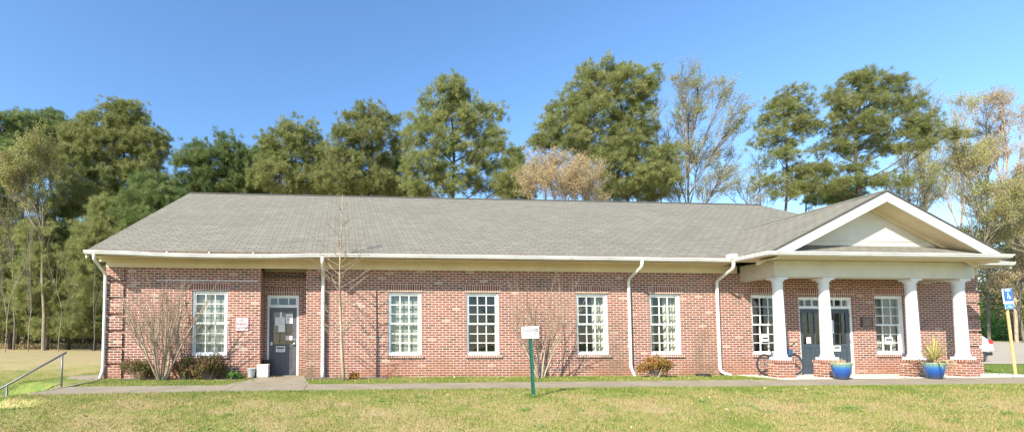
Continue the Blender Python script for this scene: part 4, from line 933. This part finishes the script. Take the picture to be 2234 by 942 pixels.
airy('tan twiggy tree rising above the roof right of the open crowned pine', 1205, 27, [(1195, 350, 44, 32), (1168, 390, 32, 34), (1240, 365, 34, 34), (1210, 410, 62, 30)], 23, leaf='tanbud', r=.12, dens=2.6, nleaf=14, barkm='myrtlebark')
airy('brown twiggy tree in front of the trunk of the tallest pine', 1285, 27, [(1280, 375, 40, 30), (1310, 410, 34, 26), (1260, 415, 40, 24)], 24, leaf='tanbud', r=.10, dens=2.2, nleaf=12, barkm='myrtlebark')
airy('low bare tree between the tall airy tree and the slender pine', 1665, 36, [(1650, 350, 24, 34), (1640, 395, 44, 26), (1690, 425, 36, 18)], 25, r=.12, dens=.9, nleaf=5)
airy('bare hazy tree above the middle of the ridge left of the open crowned pine', 885, 44, [(872, 395, 36, 22), (905, 415, 34, 20), (850, 418, 34, 18)], 26, leaf='tanbud', r=.12, dens=1.7, nleaf=6)
airy('tree with pale leaves behind the right side of the spreading pine', 2022, 42, [(2010, 200, 34, 26), (2040, 235, 30, 34), (2060, 300, 34, 40), (2020, 350, 40, 40)], 27, r=.2, nleaf=6)
G3 = 'hardwoods at the right edge'
for i, (tx, Y, lf, dn, lo, lb) in enumerate([
    (2100, 36, 'bud', .8, [(2095, 232, 30, 28), (2085, 285, 38, 36), (2110, 340, 40, 40), (2080, 390, 40, 36)], 'tall bare tree with grey twigs right of the spreading pine'),
    (2158, 38, 'tanbud', .8, [(2150, 228, 34, 26), (2165, 280, 36, 36), (2150, 345, 40, 40), (2170, 410, 40, 40)], 'tall bare tree with forked trunk above the right end of the porch roof'),
    (2218, 34, 'tanbud', .9, [(2212, 212, 36, 24), (2230, 262, 36, 36), (2205, 310, 40, 40), (2235, 370, 40, 40), (2205, 430, 40, 36)], 'tall brown twigged tree nearest the right edge of the photo'),
    (2130, 30, 'bud', 1.5, [(2125, 420, 36, 30), (2150, 465, 44, 34), (2180, 500, 44, 30), (2100, 350, 40, 36), (2190, 430, 40, 36)], 'lower budding tree behind the right slope of the porch gable'),
    (2262, 30, 'bud', 1.1, [(2250, 420, 50, 46), (2240, 500, 40, 40), (2290, 460, 50, 50)], 'brown tree whose branches enter from the right edge'),
    (1985, 38, 'bud', .9, [(1975, 340, 36, 26), (2000, 380, 44, 30), (2040, 420, 44, 36), (1960, 410, 30, 22)], 'bare tree under the spreading pine behind the porch gable'),
    (2236, 34, 'tanbud', 1.2, [(2200, 560, 30, 24), (2165, 600, 34, 34), (2215, 590, 40, 34)], 'low budding tree behind the accessible parking sign')]):
    airy(lb, tx, Y, lo, 60+i, leaf=lf, dens=dn*2.0, nleaf=7, lsize=.13, r=.15 if Y > 33 else .09, grp=G3, barkm='greybark' if i % 2 or i == 6 else 'myrtlebark')
airy('tree with fresh yellow green leaves among the left pines', 95, 38, [(100, 320, 32, 26), (70, 350, 44, 30), (110, 375, 34, 34), (60, 400, 44, 34), (30, 380, 34, 34), (90, 440, 44, 30)], 28, nleaf=12, lsize=.16, barkm='palebark', dens=1.2, grp='hardwoods on the left')
airy('thin budding tree close to the left edge of the photo', 30, 40, [(15, 440, 36, 36), (45, 480, 34, 30), (10, 520, 30, 36)], 29, nleaf=3, r=.12, grp='hardwoods on the left')
for i, (px, ty, Y, lf, bk_, lb) in enumerate([(12, 400, 30, None, 'palebark', 'bare pale trunk at the far left edge'),
        (62, 440, 32, None, 'palebark', 'second bare pale trunk from the left edge'), (128, 480, 34, None, 'palebark', 'bare pale sapling between the small pine and the left trunks'), (205, 420, 33, None, 'greybark', 'thin bare tree with grey forks left of the roof corner'), (180, 500, 46, None, 'greybark', 'thin dark bare tree deep among the left pines')]):
    hw(lb, px, Y, ty, .07, 80+i, leaf=lf, nleaf=5, lsize=.17, lrad=.45, lev=5, trunk=.36, par=dict(up, kids=[3, 3, 3, 3, 3], spread=.38, len=.72), grp='hardwoods on the left', name='leafing_tree' if lf else 'bare_tree', squash=.8, barkm=bk_)
for i, (tx, Y, lo, lb) in enumerate([
    (150, 52, [(150, 660, 44, 34), (110, 620, 44, 34), (130, 700, 44, 24)], 'young pine low in the wood behind the handrail'),
    (215, 50, [(215, 690, 36, 34), (200, 640, 40, 34), (235, 660, 30, 40)], 'young pine low in the wood beside the left corner of the building'),
    (60, 56, [(50, 660, 50, 34), (90, 690, 44, 30), (20, 700, 44, 30)], 'young pine low in the wood near the left edge of the photo')]):
    pine(lb, tx, Y, lo, 140+i, 'needles', dens=.8, tr=.14, grp='young pines in the left wood')
# plain standing trunks of the wood on the left
tsrc = None; R = random.Random(12)
names = ['left edge of the photo', 'handrail', 'left end of the walk', 'left corner of the building']
for i in range(15):
    px = -30+i*17.5+R.uniform(-6, 6); Y = R.uniform(47, 62); b0 = at(px, 744, Y)
    if tsrc is None:
        o = empty('bare_pine', (b0.x, Y, tz(b0.x, Y)-.1)); m = MB(); m.tube([(0, 0, 0), (.15, .1, 5), (.05, -.1, 10), (.2, .1, 16)], [.19, .16, .13, .07], 8)
        for k in range(9):
            a = R.uniform(0, 6.28); z = R.uniform(4, 15); m.tube([(.1, 0, z), (.1+.9*cos(a), .9*sin(a), z+.1), (.1+1.7*cos(a), 1.7*sin(a), z+.5)], [.035, .025, .01], 4)
        m.build('trunk', M['pinebark'], o, smooth=True); tsrc = o
    else:
        o = copy_tree(tsrc); o.location = (b0.x, Y, tz(b0.x, Y)-.1); o.rotation_euler.z = R.uniform(0, 6)
        s = R.uniform(.65, 1.25); o.scale = (s, s, R.uniform(.8, 1.15))
    q = 'left edge of the photo' if px < 40 else 'open lawn above the handrail' if px < 150 else 'brush just left of the building'
    tag(o, f'dark bare pine trunk standing in the wood behind the {q}', 'tree', f'dark pine trunks behind the {q}')

# brush at the foot of the woods
def brush(name, label, cat, segs, mat, seed, n=9000, size=.28):
    rng = np.random.default_rng(seed); C = []
    for (px0, px1, Y, topy, dy) in segs:
        a = at(px0, 744, Y); b = at(px1, 744, Y); kk = int(n*abs(b.x-a.x)/40)
        t = rng.random(kk); x = a.x+(b.x-a.x)*t; y = Y+rng.normal(size=kk)*dy; hmax = at((px0+px1)/2, topy, Y).z-tz((a.x+b.x)/2, Y)
        hh = hmax*(.55+.45*np.sin(x*.9+seed)*np.sin(x*.37+1)+.25*np.sin(x*2.3))
        z = terr(x, y)+np.maximum(.4, hh)*rng.random(kk)**.8; C.append(np.stack([x, y, z], 1))
    C = np.concatenate(C); V, Fc = leaf_cloud(C, .4, 4, size, rng); return tag(tri_mesh(name, V, Fc, M[mat]), label, cat, kind='stuff')
brush('underbrush', 'dark brown and green underbrush at the foot of the pines on the left', 'underbrush', [(-250, 240, 56, 690, 2.5), (-250, 240, 64, 560, 3)], 'brush', 3, 9000, .42)
brush('leaf_litter', 'rust coloured pine straw and low weeds along the left wood edge', 'ground cover', [(-200, 240, 49, 752, 1.0)], 'tanbud', 4, 3500, .2)
brush('scrub', 'brown budding scrub beyond the parking lot at the right edge', 'scrub', [(2080, 2700, 46, 575, 2.5), (2080, 2700, 52, 520, 3)], 'scrub', 5, 17000, .34)
brush('green_thicket', 'bright green thicket low in front of the brown scrub on the right', 'thicket', [(2100, 2500, 43, 670, 1.3)], 'weed', 6, 6000, .3)

rng = np.random.default_rng(9); C = [(3.79+q*.05, -4.31+w_*.05, tz(3.8, -4.3)+.02) for q in range(-2, 3) for w_ in range(-2, 3)]
for _ in range(150):
    x, y = rng.uniform(-9, 24), rng.uniform(-8, -3.3)
    if on_paving(x, y): continue
    nn = rng.integers(3, 9)
    for _k in range(nn):
        a = x+rng.normal()*.09; b_ = y+rng.normal()*.06; C.append((a, b_, tz(a, b_)+.015))
for _ in range(90):
    x = rng.uniform(-6, 12); y = rng.uniform(-1.7, -.1); C.append((x, y, tz(x, y)+.02))
V, Fc = leaf_cloud(C, .05, 9, .035, rng, .6, .5)
tag(tri_mesh('weeds', V, Fc, M['weed']), 'small bright green weed clumps scattered through the front lawn', 'weeds', kind='stuff')
C = []
for _ in range(500):
    x, y = rng.uniform(-7, 22), rng.choice([rng.uniform(-7, -3.3), rng.uniform(-1.7, -.05)]); C.append((x, y, tz(x, y)+.03))
V, Fc = leaf_cloud(C, .02, 1, .055, rng, .2, .6)
tag(tri_mesh('fallen_leaves', V, Fc, M['tanbud']), 'dry brown fallen leaves scattered over lawn and wall strip', 'fallen leaves', kind='stuff')
# crape myrtles, young tree, shrubs beside the wall
mp = dict(wig=.10, up=.05, spread=.30, len=.70, kids=[3, 3, 3, 2], taper=.66)
bare_tree('wide bare crape myrtle with many stems left of the first window', (-4.66, -.62), 3.0, .034, 31, barkm='myrtlebark', lev=4, trunk=.36, par=dict(mp, kids=[3, 3, 3, 3]), stems=16, first_spread=.52, cat='shrub', grp='bare crape myrtles', name='crape_myrtle', leaf='nandina', nleaf=1, lsize=.02, lrad=.05)
bare_tree('narrower bare crape myrtle behind the small lawn sign', (5.62, -.55), 3.0, .030, 32, barkm='myrtlebark', lev=4, trunk=.38, par=dict(mp, kids=[4, 3, 3, 3]), stems=8, first_spread=.42, cat='shrub', grp='bare crape myrtles', name='crape_myrtle', leaf='nandina', nleaf=1, lsize=.02, lrad=.05)
# young tree: straight leader with side branches
yt = empty('young_tree', (.14, -.95, tz(.14, -.95)), 'slender young bare tree beside the second downspout reaching above the gutter', 'tree')
m = MB(); R = random.Random(77); H_ = 4.95
ld_ = lambda z: Vector((-.10*sin(min(z, 1.2)/1.2*pi/2)-.02+.03*sin(z*1.7)+.03*z/5, .02*sin(z*2), z))
zz = np.linspace(0, H_, 22); m.tube([ld_(z) for z in zz], [.046*(1-(z/H_))**1.5+.009 for z in zz], 9)
for k in range(54):
    z = .9+3.8*(k/53)+R.uniform(-.05, .05); a = k*2.4+R.uniform(-.3, .3); Ln = (1.05 if z < 3.3 else .62)*R.uniform(.5, 1)*(1-.55*max(0, (z-3.2)/1.8))
    b0 = ld_(z); d = Vector((cos(a), sin(a)*.6, .55)).normalized(); p1_ = b0+d*Ln*.5; p2_ = b0+d*Ln+Vector((0, 0, .08*Ln)); m.tube([b0, p1_, p2_], [.009, .006, .002], 4, False)
    for j in range(6):
        t = R.uniform(.3, .95); q = b0.lerp(p2_, t); e_ = (d+Vector((R.uniform(-1, 1), R.uniform(-1, 1), R.uniform(-.2, .9)))*.8).normalized(); m.tube([q, q+e_*Ln*.3], [.005, .002], 3, False)
m.build('trunk', M['myrtlebark'], yt, smooth=True, fix=False)
def shrub(label, x, y, rx, h, mat, seed, n=420, cat='shrub', grp='low leafy shrubs at the wall', size=.055):
    rng = np.random.default_rng(seed); o = empty('shrub', (x, y, tz(x, y)), label, cat, grp); R = random.Random(seed)
    C = []; m = MB()
    for k in range(26):
        a = R.uniform(0, 6.28); rr = R.uniform(0, 1)**.5; p = Vector((rx*rr*cos(a), rx*.7*rr*sin(a), h*R.uniform(.35, .92)*(1-.35*rr*rr))); m.tube([(p.x*.2, p.y*.2, 0), (p.x*.7, p.y*.7, p.z*.6), tuple(p)], [.009, .007, .004], 4, False); C.append(p)
    V, Fc = leaf_cloud(C, min(rx, h)*.34, n//4, size, rng, .2, .5); m.build('stem', M['myrtlebark'], o, fix=False); tri_mesh('foliage', V, Fc, M[mat], o); return o
shrub('reddish low shrub left of the wide crape myrtle', -5.35, -.42, .42, .60, 'nandina', 51)
shrub('green and red shrub between the wide crape myrtle and the first window', -4.1, -.42, .34, .66, 'nandina', 52)
shrub('rounded bronze leaved shrub under the first window', -3.5, -.42, .50, .66, 'nandina', 53, 560)
shrub('small orange and yellow shrub beside the third downspout', 8.98, -.55, .40, .66, 'orange', 54, 380, size=.065)
shrub('tiny bright green weed clump between the shrubs and the bucket', -2.85, -.35, .20, .20, 'weed', 55, 200, 'weed', 'weeds', .06)
shrub('tiny orange weed at the foot of the young bare tree', .42, -.7, .14, .22, 'orange', 56, 90, 'weed', 'weeds', .05)

# ------------------------------------------------------------------ light
SUN = Vector((-1.12, -1.0, 1.06)).normalized()     # direction towards the sun
el = math.asin(SUN.z)
li = bpy.data.lights.new('sun', 'SUN'); li.energy = 5.0; li.angle = radians(.53); li.color = (1, .93, .80)
lo = bpy.data.objects.new('sun', li); COL.objects.link(lo); lo.rotation_euler = SUN.to_track_quat('Z', 'Y').to_euler()
wd_ = bpy.data.worlds.new('World'); sc.world = wd_; wd_.use_nodes = True; nt = wd_.node_tree
sky = nt.nodes.new('ShaderNodeTexSky'); sky.sky_type = 'NISHITA'; sky.sun_disc = False; sky.sun_elevation = el
sky.sun_rotation = atan2(SUN.x, SUN.y); sky.air_density = 1.0; sky.dust_density = .3; sky.ozone_density = 3.0; sky.altitude = 100
bg = nt.nodes['Background']; bg.inputs[1].default_value = .15
hs = nt.nodes.new('ShaderNodeHueSaturation'); hs.inputs['Saturation'].default_value = 1.12; nt.links.new(sky.outputs[0], hs.inputs['Color']); nt.links.new(hs.outputs[0], bg.inputs[0])
sc.view_settings.view_transform = 'Standard'; sc.view_settings.look = 'None'; sc.view_settings.gamma = 1; sc.view_settings.exposure = 1.0
sc.view_settings.use_curve_mapping = False
